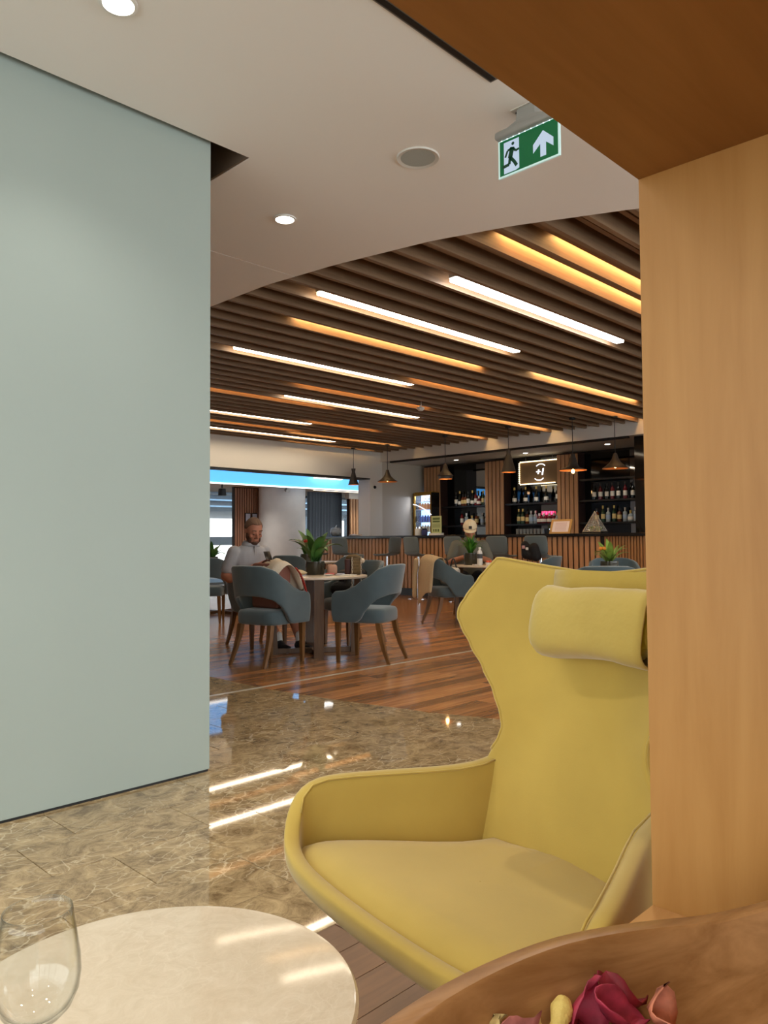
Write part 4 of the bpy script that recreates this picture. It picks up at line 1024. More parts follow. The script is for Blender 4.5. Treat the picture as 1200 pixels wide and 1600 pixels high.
for i, (y, h_, m_) in enumerate(((10.18,0.17,PAPER),(10.03,0.14,pmat('tin_blue',(60,60,110),0.5)))):
    t = thing('bar_jar', ['white patterned jar on the bar before the glowing fridge','dark blue tin on the bar beside the leaflet stand'][i], 'jar', (11.38, y, BAR_Z))
    MB().lathe([(0.0005,0),(0.075-i*0.02,0),(0.08-i*0.02,0.02),(0.08-i*0.02,h_*0.8),(0.0005,h_*0.8)], 20).build('body', m_, t, 50); MB().lathe([(0.06-i*0.01,h_*0.8),(0.06-i*0.01,h_),(0.0005,h_)], 20).build('lid', DARK if i else CHROME, t, 50)

# bar stools
def make_stool():
    t = thing('bar_stool', 'stool', 'bar stool')
    SZ = 0.80
    rows = []
    prof_ = [(0.21,SZ+0.012),(0.19,SZ-0.002),(0.10,SZ),(0.0,SZ+0.002),(-0.10,SZ+0.006),(-0.165,SZ+0.025),(-0.19,SZ+0.07)]
    MB().grid([[(x, w*0.20*(0.94 if x > 0.18 else 1), z+0.014*abs(w)**3) for w in (-1,-0.7,-0.35,0,0.35,0.7,1)] for x, z in prof_]).build('seat', STOOLV, t, 180)
    pb = [(-0.19,SZ+0.055,0.2),(-0.197,SZ+0.12,0.208),(-0.207,SZ+0.20,0.21),(-0.218,SZ+0.28,0.208),(-0.225,SZ+0.325,0.20),(-0.228,SZ+0.35,0.17)]
    MB().grid([[(x+0.03*w*w, w*hw_, z) for w in (-1,-0.7,-0.35,0,0.35,0.7,1)] for x, z, hw_ in pb]).build('backrest', STOOLV, t, 180)
    for c in list(t.children): mods(c, ('SOLIDIFY', dict(thickness=0.035, offset=0.0)), ('SUBSURF', dict(levels=1, render_levels=1)))
    MB().lathe([(0.0005,0.0),(0.21,0.0),(0.21,0.008),(0.05,0.02),(0.028,0.03),(0.028,0.5),(0.02,0.5),(0.02,SZ-0.02),(0.07,SZ-0.016),(0.0005,SZ-0.015)], 28).build('pedestal', CHROME, t, 40)
    MB().tube([(0.03,0,0.30)]+[(0.03+0.15*math.sin(a), 0.15*math.cos(a)*1.0-0.0, 0.30) for a in [PI*(i/10) for i in range(11)]]+[(0.03,0,0.30)], 0.009, 6).build('footrest', CHROME, t, 180)
    return t
SP = make_stool(); first = True
for y, a, lab in ((12.55, 0.1, 'slate bar stool at the end of the bar by the apple jar'), (11.62, 0.15, 'slate bar stool below the hourglass pendant'), (10.42, 1.75, 'slate bar stool turned side-on before the white column'),
                  (9.60, -0.1, 'slate bar stool behind the chair with the cardigan'), (8.62, 0.0, 'slate bar stool behind the man in the cream cap'), (7.70, 0.12, 'slate bar stool below the tall narrow cone pendant'), (6.93, 0.12, 'slate bar stool holding the black backpack before the framed menu')):
    if first: o = SP; first = False
    else: o = dup(SP, (0,0,0))
    o.location = (10.72, y, 0); o.rotation_euler = (0,0,a); tag(o, lab, 'bar stool', 'stools along the bar')

# far room details
t = thing('picture_frame', 'dark-framed print on the thin slatted wall, nearest the glass', 'picture', (11.22, 15.70, 1.62))
def frame(t, w, h, m):
    MB().box(-w/2-0.02, w/2+0.02, 0.0, 0.015, -h/2-0.02, h/2+0.02).build('frame', DARK, t); MB().box(-w/2, w/2, -0.006, 0.0, -h/2, h/2).build('print', m, t)
frame(t, 0.13, 0.30, pmat('print_grey', (190,192,205), 0.5))
t = thing('picture_frame', 'dark-framed print on the thin slatted wall, nearest the round column', 'picture', (11.42, 15.70, 1.62)); frame(t, 0.13, 0.30, MATS['print_grey'])
t = thing('picture_frame', 'reddish framed notice below the two prints', 'picture', (11.48, 15.70, 1.28)); frame(t, 0.15, 0.26, pmat('print_red', (130,70,70), 0.5))
def cctv(x, y, z, lab, rz):
    t = thing('security_camera', lab, 'camera', (x, y, z), rz)
    MB().tube([(0,0,0.0),(0,0,-0.08)], 0.02, 8).build('bracket', GREYMETAL, t); MB().tube([(-0.02,0,-0.10),(0.18,0,-0.13)], 0.045, 12).build('body', pmat('cctv_body', (150,148,145), 0.4), t, 60)
cctv(11.55, 14.6, 2.42, 'pale bullet camera hanging beside the round column', -2.0)
t = thing('ceiling_spot', 'black ceiling projector above the glass front', 'spotlight', (10.0, 15.0, 2.42)); MB().tube([(0,0,0),(0,0,-0.10)], 0.02, 8).build('bracket', DARK, t); MB().lathe([(0.0005,-0.12),(0.08,-0.12),(0.10,-0.28),(0.0005,-0.28)], 16).build('body', DARK, t, 50)
t = thing('dome_camera', 'small black dome camera on the white column', 'camera', (11.70, HEAD_Y-0.0, 2.24)); MB().ball((0,-0.02,0), 0.035, n=12, m=8).build('dome', BLACKGLOSS, t, 180); MB().box(-0.04, 0.04, -0.01, 0.0, -0.04, 0.04).build('base', PAPER, t)
# ================================================================== DINING FURNITURE
def make_chair():
    """padded tub chair: local +x is the way it faces"""
    t = thing('dining_chair', 'chair', 'chair')
    def plan(s):        # s -1..1 along the shell from one arm front over the back to the other
        a = s*PI*0.62
        if abs(s) < 0.5:
            b = s/0.5*PI/2
            return (-0.235+0.16*(1-math.cos(b))*1.0, 0.265*math.sin(b)**1 if True else 0)
        k = (abs(s)-0.5)/0.5
        return (-0.075+0.325*k, math.copysign(0.265-0.012*k*k, s))
    TOP = [(0,0.872),(0.22,0.868),(0.38,0.838),(0.52,0.755),(0.66,0.675),(0.80,0.640),(0.96,0.632),(1.0,0.60)]
    BOT = [(0,0.610),(0.15,0.605),(0.30,0.578),(0.40,0.530),(0.48,0.462),(0.56,0.385),(0.62,0.360),(1.0,0.360)]
    rows = []; NS = 44; NZ = 9
    for i in range(NS+1):
        s = -1+2*i/NS; x, y = plan(s); zt = interp(abs(s), TOP); zb = interp(abs(s), BOT); r = []
        for j in range(NZ+1):
            z = zb+(zt-zb)*j/NZ
            lean = max(0, z-0.45)*0.20*(1-smoothstep(0.35, 0.75, abs(s)))
            tap = 1-0.10*max(0, z-0.62)/0.25*(1-smoothstep(0.3, 0.6, abs(s)))*0.5
            fr_ = 0.02*smoothstep(0.9, 1.0, abs(s))*(abs(z-0.5)/0.14)**2*-1
            r.append((x-lean+fr_, y*tap, z))
        rows.append(r)
    o = MB().grid(rows).build('backrest', BLUEV, t, 180)
    mods(o, ('SOLIDIFY', dict(thickness=0.038, offset=0.0)), ('BEVEL', dict(width=0.010, segments=2, limit_method='ANGLE')))
    mb = MB(); rg = []
    def sr(k, z):
        r = []
        for j in range(28):
            a = 2*PI*j/28; c, s0 = math.cos(a), math.sin(a); e = 0.42
            r.append((0.02+0.245*k*math.copysign(abs(c)**e, c), 0.235*k*math.copysign(abs(s0)**e, s0), z))
        return r
    for k, z in ((0.90,0.352),(0.97,0.358),(1.0,0.375),(1.0,0.435),(0.985,0.458),(0.94,0.474),(0.80,0.482),(0.4,0.487),(0.02,0.488)): rg.append(sr(k, z))
    mb.loft(rg).build('seat', BLUEV, t, 50)
    for sy_ in (-1, 1):
        MB().loft([[(0.215+a*w, sy_*0.195+b*w, z) for a, b in ((-1,-1),(1,-1),(1,1),(-1,1))] for z, w in ((0.0,0.014),(0.20,0.019),(0.355,0.023))]).build('leg', LEGW, t)
        MB().loft([[(x+a*w, sy_*y+b*w, z) for a, b in ((-1,-1),(1,-1),(1,1),(-1,1))] for x, y, z, w in ((-0.285,0.205,0.0,0.013),(-0.235,0.195,0.12,0.017),(-0.195,0.185,0.25,0.021),(-0.175,0.18,0.355,0.023))]).build('leg', LEGW, t)
    return t
CP = make_chair(); _cf = [True]
def chair(x, y, ang, label):
    if _cf[0]: o = CP; _cf[0] = False
    else: o = dup(CP, (0,0,0))
    o.location = (x, y, 0); o.rotation_euler = (0,0,ang)
    return tag(o, label, 'chair', 'slate blue dining chairs')
def toward(x, y, tx, ty): return math.atan2(ty-y, tx-x)

T1 = (4.88, 5.74); T2 = (8.36, 6.19); T3 = spot(992, 7.5); T4 = (6.55, 9.95); T5 = spot(487, 12.6)
def make_table(r=0.52):
    t = thing('dining_table', 'table', 'table')
    MB().lathe([(0.0005,0.724),(r-0.012,0.724),(r,0.730),(r,0.746),(r-0.006,0.75),(0.0005,0.75)], 72).build('table_top', TOPSTONE, t, 35)
    for k in range(4):
        a = k*PI/2
        c, s0 = math.cos(a), math.sin(a)
        def P(u, v, z): return (c*u-s0*v, s0*u+c*v, z)
        # slab leg, slightly splayed, and the floor bar that ties it to the middle
        lo = [P(0.35,-0.045,0.0),P(0.40,-0.045,0.0),P(0.40,0.045,0.0),P(0.35,0.045,0.0)]
        hi = [P(0.39,-0.045,0.722),P(0.44,-0.045,0.722),P(0.44,0.045,0.722),P(0.39,0.045,0.722)]
        MB().loft([lo, hi]).build('leg', TABLEW, t)
        st_ = [P(0.0,-0.03,0.004),P(0.349,-0.03,0.004),P(0.349,0.03,0.004),P(0.0,0.03,0.004)]
        MB().loft([st_, [(x, y, 0.05) for x, y, z in st_]]).build('floor_bar', TABLEW, t)
    return t
TP = make_table()
tag(TP, 'round dining table with pale stone top between the seated man and the chairs', 'table', 'round dining tables'); TP.location = (*T1, 0); TP.rotation_euler = (0,0,math.radians(236)-PI/2*0)
for p, lab, a in ((T2, 'round dining table before the man in the cream cap', 0.5), (T3, 'round dining table with the orange-flowered plant beside the wooden pillar', 0.9), (T4, 'round dining table by the bright glass front', 0.2), (T5, 'round dining table near the end of the bar', 0.4)):
    dup(TP, (p[0], p[1], 0), a, lab)

C1 = chair(4.22, 5.575, 0.16, 'slate blue dining chair holding the brown tote, its back to the viewer')
C2 = chair(4.93, 5.03, math.atan2(0.42, -0.16), 'empty slate blue dining chair beside the pale floor strip')
C3 = chair(5.62, 5.98, PI*0.98, 'slate blue dining chair with the black jacket piled on it')
C4 = chair(4.84, 6.60, -PI/2-0.1, 'slate blue dining chair the bearded man sits on')
C6 = chair(7.76, 6.44, -0.45, 'slate blue dining chair with the beige cardigan over its back')
p = spot(836, 10.0); chair(p[0], p[1], toward(p[0], p[1], *T2), 'slate blue dining chair right of the capped man, mostly behind the armchair')
p = spot(940, 6.30); chair(p[0], p[1], toward(p[0], p[1], *T3)+0.35, 'slate blue chair back just above the head pillow of the armchair')
p = spot(962, 8.45); chair(p[0], p[1], toward(p[0], p[1], *T3), 'slate blue dining chair behind the orange-flowered plant')
p = spot(733, 11.05); CAPXY = p; chair(p[0], p[1], -2.36, 'slate blue dining chair the man in the cream cap sits on')
chair(5.80, 9.06, toward(5.80, 9.06, *T4), 'slate blue dining chair half hidden by the grey partition edge')
p = spot(458, 11.9); chair(p[0], p[1], toward(p[0], p[1], *T5), 'slate blue dining chair with its back to the viewer behind the beige pouch')
p = spot(424, 12.9); chair(p[0], p[1], toward(p[0], p[1], *T5), 'slate blue dining chair beyond the scarf, next to the potted plant')
p = spot(535, 12.2); chair(p[0], p[1], toward(p[0], p[1], *T5), 'slate blue dining chair seen side-on below the bar end')
chair(6.35, 10.62, toward(6.35, 10.62, *T4), 'slate blue dining chair by the glass front, behind the man')

# ---------------------------------------------------------------- potted plants
def strap_leaf(L, W, bend, az, lift, mat, parent, base=(0,0,0), fold=0.3):
    rows = []
    for i in range(9):
        u = i/8; ang = lift-bend*u*u
        # integrate along the arc
        x = z = 0; st_ = 6
        for k in range(st_):
            uu = u*(k+0.5)/st_; a = lift-bend*uu*uu
            x += L*u/st_*math.cos(a); z += L*u/st_*math.sin(a)
        w = W*math.sin(PI*(0.12+0.86*u))**0.8
        rows.append([(base[0]+math.cos(az)*x-math.sin(az)*w*v, base[1]+math.sin(az)*x+math.cos(az)*w*v, base[2]+z+abs(v)*w*fold) for v in (-1,0,1)])
    return MB().grid(rows).build('leaf', mat, parent, 180)
def plant(x, y, z, label, n=13, L=0.24, W=0.028, mat=LEAF, pot_r=0.085, pot_h=0.11, flower=None, seed=1, lift0=1.25):
    rs = random.Random(seed)
    t = thing('potted_plant', label, 'plant', (x, y, z), rs.random()*3, 'potted plants on the tables')
    mb = MB(); mb.lathe([(0.0005,0),(pot_r*0.92,0),(pot_r,0.01),(pot_r,pot_h),(pot_r*0.95,pot_h),(pot_r*0.93,pot_h*0.85),(0.0005,pot_h*0.85)], 24); mb.build('pot', POTG, t, 50)
    mb = MB(); mb.lathe([(0.0005,pot_h*0.93),(pot_r*0.92,pot_h*0.90)], 20); mb.build('soil', SOIL, t, 60)
    for i in range(n):
        k = i/n; strap_leaf(L*rs.uniform(0.75,1.1), W*rs.uniform(0.8,1.2), rs.uniform(0.5,1.5)*(0.5+k), i*2.4+rs.random(), lift0-0.55*k*rs.uniform(0.7,1.3), mat, t, (rs.uniform(-.02,.02), rs.uniform(-.02,.02), pot_h*0.88))
    if flower:
        for i in range(1):
            a = 2.2+i*1.1; h_ = pot_h+L*0.5
            q = (0.09*math.cos(a), 0.09*math.sin(a), h_)
            MB().tube([(0,0,pot_h*0.9),(q[0]*0.4,q[1]*0.4,h_*0.6),q], 0.004, 6).build('stalk', LEAF2, t)
            fm = MB()
            for j in range(6): fm.ball((q[0]+0.02*math.cos(j*1.05), q[1]+0.02*math.sin(j*1.05), q[2]+0.006*(j%2)), 0.017, 0.017, 0.013, 8, 6)
            fm.build('flower', pmat('flower_'+flower, dict(orange=(226,140,40), red=(176,48,32))[flower], 0.6), t, 180)
    return t
plant(4.98, 5.84, 0.75, 'broad-leaved plant in a smoky glass pot on the man\'s table', 11, 0.40, 0.046, LEAF, 0.095, 0.13, 'red', 3, 1.35)
px_ = spot(735, 10.35); plant(px_[0], px_[1], 0.75, 'bushy bright green plant in front of the man in the cream cap', 42, 0.27, 0.017, pmat('leaf_bright', (66,128,40), 0.45, vary=(9,0.25)), 0.095, 0.16, None, 5, 1.55)
px_ = spot(951, 7.45); plant(px_[0], px_[1], 0.75, 'lime green plant with orange flowers near the wooden pillar', 14, 0.24, 0.03, LEAF2, 0.085, 0.12, 'orange', 8, 1.3)
plant(T4[0]-0.15, T4[1]-0.1, 0.75, 'small plant standing out against the bright glass front', 13, 0.27, 0.03, LEAF, 0.08, 0.11, None, 11, 1.35)
px_ = spot(478, 12.3); plant(px_[0], px_[1], 0.75, 'small pointed-leaf plant in front of the round pale column', 12, 0.22, 0.032, LEAF, 0.095, 0.13, None, 14, 1.4)
# ================================================================== PEOPLE AND THEIR THINGS
def remesh(o, vox, it=4):
    mods(o, ('REMESH', dict(mode='VOXEL', voxel_size=vox, use_smooth_shade=True)), ('SMOOTH', dict(factor=0.5, iterations=it)))
    return o
def ell(c, rx, ry, n=16): return [(c[0]+rx*math.cos(2*PI*j/n), c[1]+ry*math.sin(2*PI*j/n), c[2]) for j in range(n)]
def head_into(mb, c, tilt, yaw):
    """adds a head (skull, jaw, nose, brow, lips, ears) at c; returns a function from head space to body space"""
    Rm = Matrix.Rotation(yaw, 3, 'Z') @ Matrix.Rotation(tilt, 3, 'Y')
    def T(p): q = Rm @ (Vector(p)*1.1); return (c[0]+q.x, c[1]+q.y, c[2]+q.z)
    sub = MB()
    sub.ball((0,0,0.02), 0.098, 0.078, 0.105, 20, 14)          # cranium
    sub.capsule((0.045,0,-0.075), 0.050, (0.02,0,-0.02), 0.068)  # jaw and cheeks
    sub.ball((0.062,0,-0.085), 0.030, 0.034, 0.026)              # chin
    sub.capsule((0.092,0,0.012), 0.009, (0.112,0,-0.030), 0.013)  # nose
    sub.capsule((0.100,-0.014,-0.034), 0.008, (0.100,0.014,-0.034), 0.008)
    sub.capsule((0.084,-0.036,0.024), 0.012, (0.084,0.036,0.024), 0.012)  # brow
    for s in (-1, 1):
        sub.ball((0.078,s*0.034,0.0), 0.014, 0.014, 0.010)
        sub.ball((0.062,s*0.048,-0.028), 0.022, 0.018, 0.022)
        sub.capsule((-0.005,s*0.080,0.012), 0.010, (-0.002,s*0.080,-0.022), 0.008)
        sub.ball((-0.004,s*0.083,0.0), 0.016, 0.007, 0.026)
    sub.capsule((0.092,-0.018,-0.058), 0.006, (0.092,0.018,-0.058), 0.006)
    sub.capsule((0.090,-0.016,-0.068), 0.007, (0.090,0.016,-0.068), 0.007)
    mb.add([T(v) for v in sub.v], sub.f)
    return T
def hand_into(mb, wrist, d, up, side, curl=0.5, s=1.0):
    """palm and five bent fingers; d points along the hand, up away from the palm's back, side +1/-1 puts the thumb"""
    d = Vector(d).normalized(); up = Vector(up); up = (up-d*up.dot(d)).normalized(); lat = d.cross(up)*side
    w = Vector(wrist)
    for k in range(4):
        o = (k-1.5)*0.019*s
        mb.capsule(w+lat*(o*0.7), 0.014*s, w+d*0.085*s+lat*o, 0.011*s, 8)
        L = (0.062, 0.072, 0.066, 0.052)[k]*s
        p = w+d*0.085*s+lat*o; a = 0.0
        for q in range(3):
            a += curl*(0.6+0.3*q); st = L*(0.45, 0.32, 0.23)[q]
            n = p+(d*math.cos(a)-up*math.sin(a))*st
            mb.capsule(p, (0.0095-0.0008*q)*s, n, (0.0088-0.0008*q)*s, 8); p = n
    tb = w+d*0.025*s-lat*0.024*s
    p1 = tb+(d*0.6-lat*0.7-up*0.25).normalized()*0.035*s; p2 = p1+(d*0.8-lat*0.2-up*0.5).normalized()*0.030*s
    mb.capsule(tb, 0.013*s, p1, 0.0105*s, 8); mb.capsule(p1, 0.0105*s, p2, 0.0085*s, 8)
def limbs(mb, pts, n=12):
    for (p, r), (q, s) in zip(pts, pts[1:]): mb.capsule(p, r, q, s, n)

# ---- bearded man in the pale polo; local +x is the way he faces, origin under his hips
MAN = thing('person', 'bearded man in a pale grey polo sitting at the table, looking down at a phone', 'person', (4.79, 6.67, 0), -PI/2-0.06)
b = MB()
b.loft([ell(c, rx, ry) for c, rx, ry in (((-0.02,0,0.50),0.10,0.16),((-0.02,0,0.60),0.125,0.175),((-0.035,0,0.72),0.125,0.165),((-0.03,0,0.86),0.125,0.180),((-0.01,0,0.97),0.095,0.165),((0.0,0,1.02),0.065,0.11),((0.012,0,1.06),0.055,0.06))])
b.capsule((0.012,0,1.03), 0.060, (0.045,0,1.13), 0.054)
HT = head_into(b, (0.062,0,1.195), 0.36, -0.10)
arms = {-1: [((-0.005,-0.185,0.965),0.052),((-0.05,-0.265,0.73),0.047),((0.02,-0.255,0.70),0.046),((0.235,-0.06,0.835),0.031)],
         1: [((-0.005,0.185,0.965),0.052),((-0.02,0.27,0.74),0.047),((0.04,0.255,0.715),0.046),((0.255,0.075,0.845),0.031)]}
for s in (-1, 1): limbs(b, arms[s])
hand_into(b, (0.235,-0.06,0.835), (0.75,0.55,0.35), (0.2,-0.6,0.7), -1, 0.55)
hand_into(b, (0.255,0.075,0.845), (0.75,-0.45,0.3), (0.2,0.6,0.7), 1, 0.55)
legs = {-1: [((0.0,-0.10,0.555),0.088),((0.42,-0.13,0.545),0.062),((0.50,-0.10,0.36),0.056),((0.60,-0.06,0.12),0.038),((0.61,-0.055,0.08),0.038)],
         1: [((0.0,0.10,0.555),0.088),((0.44,0.13,0.545),0.062),((0.56,0.13,0.36),0.056),((0.70,0.13,0.12),0.038),((0.71,0.13,0.08),0.038)]}
for s in (-1, 1): limbs(b, legs[s])
body = remesh(b.build('body', SKIN, MAN, 180), 0.0075, 3)
# polo shirt with short sleeves and collar
c = MB()
c.loft([ell(q, rx, ry, 20) for q, rx, ry in (((-0.02,0,0.53),0.145,0.190),((-0.02,0,0.60),0.158,0.200),((-0.035,0,0.72),0.152,0.192),((-0.03,0,0.86),0.148,0.208),((-0.012,0,0.96),0.125,0.212),((-0.002,0,1.015),0.098,0.165),((0.010,0,1.050),0.072,0.085))])
for s in (-1, 1): limbs(c, [((-0.005,s*0.185,0.968),0.074),((-0.035,s*0.25,0.80),0.064)])
remesh(c.build('polo_shirt', pmat('polo_cloth', (168,167,172), 0.85, bump=(14,0.12), sheen=0.2), MAN, 180), 0.009, 5)
c = MB()
c.loft([[(0.016+k*0.066*math.cos(a), k*0.072*math.sin(a), z) for a in [2*PI*i/24 for i in range(24)]] for k, z in ((1.38,1.035),(1.22,1.062),(1.0,1.09),(0.95,1.085))], caps=False)
mods(c.build('collar', pmat('polo_collar', (178,177,182), 0.85), MAN, 180), ('SOLIDIFY', dict(thickness=0.006, offset=0)))
MB().box(0.105, 0.114, -0.014, 0.014, 0.93, 1.03).build('placket', pmat('placket_grey', (170,168,170), 0.85), MAN)
# shorts
c = MB()
c.loft([ell(q, rx, ry, 18) for q, rx, ry in (((-0.02,0,0.49),0.13,0.18),((-0.02,0,0.60),0.150,0.190))])
for s in (-1, 1): limbs(c, [((0.0,s*0.10,0.565),0.102),((0.34,s*0.125,0.555),0.086)])
remesh(c.build('shorts', pmat('shorts_cloth', (64,62,72), 0.85), MAN, 180), 0.009, 4)
# socks and shoes
for s in (-1, 1):
    p = Vector(legs[s][-1][0]); o = (0.0, 0.02)[s > 0]
    MB().capsule(p+Vector((-0.01,0,0.075)), 0.041, p+Vector((0,0,0.01)), 0.042).build('sock', pmat('sock_white', (225,224,222), 0.9), MAN, 180)
    sh_ = MB(); sh_.capsule(p+Vector((-0.02,0,-0.030)), 0.046, p+Vector((0.16,0.0,-0.042)), 0.036); sh_.capsule(p+Vector((0,0,0.0)), 0.046, p+Vector((0.05,0,-0.02)), 0.045)
    so_ = remesh(sh_.build('shoe', pmat('shoe_black', (28,28,34), 0.7), MAN, 180), 0.009, 3)
    MB().rbox(p.x-0.065, p.x+0.20, p.y-0.044, p.y+0.044, 0.0, 0.022, 0.008, 2).build('sole', PAPER, so_, 40)
# beard, hair, eyes
c = MB()
for q in ((0.060,0,-0.100,0.034,0.040,0.030),(0.045,0.044,-0.070,0.034,0.022,0.036),(0.045,-0.044,-0.070,0.034,0.022,0.036),(0.020,0.062,-0.040,0.024,0.016,0.036),(0.020,-0.062,-0.040,0.024,0.016,0.036),(0.082,0,-0.088,0.018,0.032,0.018),(0.090,0,-0.047,0.010,0.026,0.008)):
    sub = MB().ball((0,0,0), q[3], q[4], q[5]); c.add([HT((v[0]+q[0], v[1]+q[1], v[2]+q[2])) for v in sub.v], sub.f)
remesh(c.build('beard', pmat('beard_brown', (92,64,50), 0.9, bump=(160,0.6)), MAN, 180), 0.006, 2)
c = MB(); rows = []
for i in range(10):
    row = []
    for a in [2*PI*j/28 for j in range(29)]:
        k = 0.5-0.5*math.cos(a)                      # 0 at the brow, 1 at the nape
        ph = (i/9)*PI/2*(0.60+0.52*smoothstep(0.1, 0.6, k))
        row.append(HT((0.1005*math.sin(ph)*math.cos(a), 0.0805*math.sin(ph)*math.sin(a), 0.02+0.1075*math.cos(ph))))
    rows.append(row)
mods(c.grid(rows).build('hair', pmat('hair_sandy', (120,92,74), 0.9, bump=(200,0.5)), MAN, 180), ('SOLIDIFY', dict(thickness=0.004, offset=1)))
for s in (-1, 1):
    sub = MB().ball((0,0,0), 0.009, 0.012, 0.004, 10, 6); c = MB(); c.add([HT((v[0]+0.088, v[1]+s*0.034, v[2]-0.006)) for v in sub.v], sub.f); c.build('eye', pmat('eye_dark', (60,40,34), 0.4), MAN, 180)
    sub = MB().capsule((0.096,s*0.018,0.030), 0.005, (0.088,s*0.050,0.032), 0.004); c = MB(); c.add([HT(v) for v in sub.v], sub.f); c.build('eyebrow', MATS['beard_brown'], MAN, 180)
bpy.context.view_layer.update()
MW = MAN.matrix_world
ph = thing('smartphone', 'black smartphone held in both hands by the bearded man', 'phone', MW @ Vector((0.345,0.005,0.915)), -PI/2-0.06)
ph.rotation_euler = (0.0, -0.55, -PI/2-0.06)
MB().rbox(-0.0045, 0.0045, -0.037, 0.037, -0.065, 0.075, 0.004, 2).build('case', pmat('phone_black', (18,18,22), 0.3), ph, 40); MB().box(-0.0052, -0.0045, -0.033, 0.033, -0.058, 0.068).build('screen', emat('phone_screen', (200,215,240), 0.6), ph)

# ---- man in the cream cap
cx0, cy0 = CAPXY
CAP = thing('person', 'man in a cream cap and olive grey polo sitting behind the bushy plant', 'person', (cx0, cy0, 0), -2.38)
yaw_h = -0.06
b = MB()
b.loft([ell(c, rx, ry) for c, rx, ry in (((-0.02,0,0.50),0.10,0.16),((-0.02,0,0.60),0.13,0.18),((-0.02,0,0.75),0.125,0.175),((0.0,0,0.90),0.125,0.190),((0.02,0,1.00),0.095,0.170),((0.035,0,1.05),0.065,0.11),((0.05,0,1.10),0.052,0.056))])
b.capsule((0.045,0,1.06), 0.058, (0.085,0,1.165), 0.052)
HC = head_into(b, (0.105,0,1.23), 0.42, yaw_h)
armc = {-1: [((0.015,-0.19,0.99),0.052),((0.05,-0.28,0.78),0.048),((0.09,-0.27,0.775),0.046),((0.31,-0.10,0.85),0.031)], 1: [((0.015,0.19,0.99),0.052),((0.06,0.27,0.79),0.048),((0.10,0.26,0.785),0.046),((0.32,0.09,0.85),0.031)]}
for s in (-1, 1): limbs(b, armc[s])
hand_into(b, (0.31,-0.10,0.85), (0.8,0.5,0.2), (0.2,-0.6,0.7), -1, 0.6); hand_into(b, (0.32,0.09,0.85), (0.8,-0.45,0.2), (0.2,0.6,0.7), 1, 0.6)
for s in (-1, 1): limbs(b, [((0.0,s*0.10,0.555),0.085),((0.43,s*0.13,0.55),0.062),((0.45,s*0.13,0.36),0.056),((0.44,s*0.13,0.10),0.040)])
remesh(b.build('body', pmat('skin_tan', (176,120,92), 0.55, spec=0.35), CAP, 180), 0.010, 3)
c = MB()
c.loft([ell(q, rx, ry, 20) for q, rx, ry in (((-0.02,0,0.53),0.15,0.195),((-0.02,0,0.62),0.158,0.205),((-0.02,0,0.75),0.152,0.20),((0.0,0,0.90),0.150,0.215),((0.018,0,1.0),0.125,0.222),((0.03,0,1.05),0.10,0.17),((0.045,0,1.09),0.074,0.09))])
for s in (-1, 1): limbs(c, [((0.015,s*0.19,1.0),0.086),((0.05,s*0.265,0.83),0.074)])
remesh(c.build('polo_shirt', pmat('polo_olive', (108,108,98), 0.88, bump=(14,0.12)), CAP, 180), 0.011, 5)
c = MB(); c.loft([[(0.052+k*0.066*math.cos(a), k*0.072*math.sin(a), z) for a in [2*PI*i/24 for i in range(24)]] for k, z in ((1.38,1.070),(1.22,1.098),(1.0,1.125),(0.95,1.12))], caps=False)
mods(c.build('collar', pmat('collar_olive', (100,100,90), 0.88), CAP, 180), ('SOLIDIFY', dict(thickness=0.006, offset=0)))
c = MB()
c.loft([ell(q, rx, ry, 18) for q, rx, ry in (((-0.02,0,0.48),0.13,0.18),((-0.02,0,0.60),0.150,0.195))])
for s in (-1, 1): limbs(c, [((0.0,s*0.10,0.565),0.100),((0.43,s*0.13,0.555),0.076),((0.45,s*0.13,0.36),0.070),((0.44,s*0.13,0.14),0.058)])
remesh(c.build('trousers', pmat('trousers_navy', (40,44,54), 0.85), CAP, 180), 0.011, 4)
for s in (-1, 1):
    sh_ = MB(); sh_.capsule((0.42,s*0.13,0.048), 0.046, (0.60,s*0.14,0.038), 0.036); sh_.capsule((0.44,s*0.13,0.09), 0.046, (0.48,s*0.13,0.06), 0.045); remesh(sh_.build('shoe', MATS['shoe_black'], CAP, 180), 0.011, 3)
CAPM = pmat('cap_cream', (232,216,184), 0.85)
c = MB(); rows = []
for i in range(10):
    phi = PI/2*i/9; rows.append([HC((-0.006+0.106*math.sin(phi)*math.cos(a), 0.088*math.sin(phi)*math.sin(a), 0.035+0.100*math.cos(phi))) for a in [2*PI*j/28 for j in range(29)]])
cro = c.grid(rows).build('cap_crown', CAPM, CAP, 180); mods(cro, ('SOLIDIFY', dict(thickness=0.004, offset=1)))
c = MB(); c.grid([[HC((0.085*math.cos(a)+u*0.075*math.cos(a)**0.6-0.004, 0.082*math.sin(a)*(1-0.06*u), 0.040-0.020*u-0.018*math.sin(a)**2)) for a in [-1.25+2.5*j/16 for j in range(17)]] for u in (0,0.35,0.7,1)])
mods(c.build('cap_brim', CAPM, CAP, 180), ('SOLIDIFY', dict(thickness=0.004, offset=1)))
c = MB(); c.add([HC((0.1045-0.02*abs(y)/0.02*0.12-(z-0.07)*0.28, y, z)) for y, z in ((-0.02,0.056),(0.02,0.056),(0.02,0.092),(-0.02,0.092))], [(0,1,2,3)]); mods(c.build('cap_patch', pmat('patch_dark', (52,48,46), 0.8), cro), ('SOLIDIFY', dict(thickness=0.004, offset=0)))
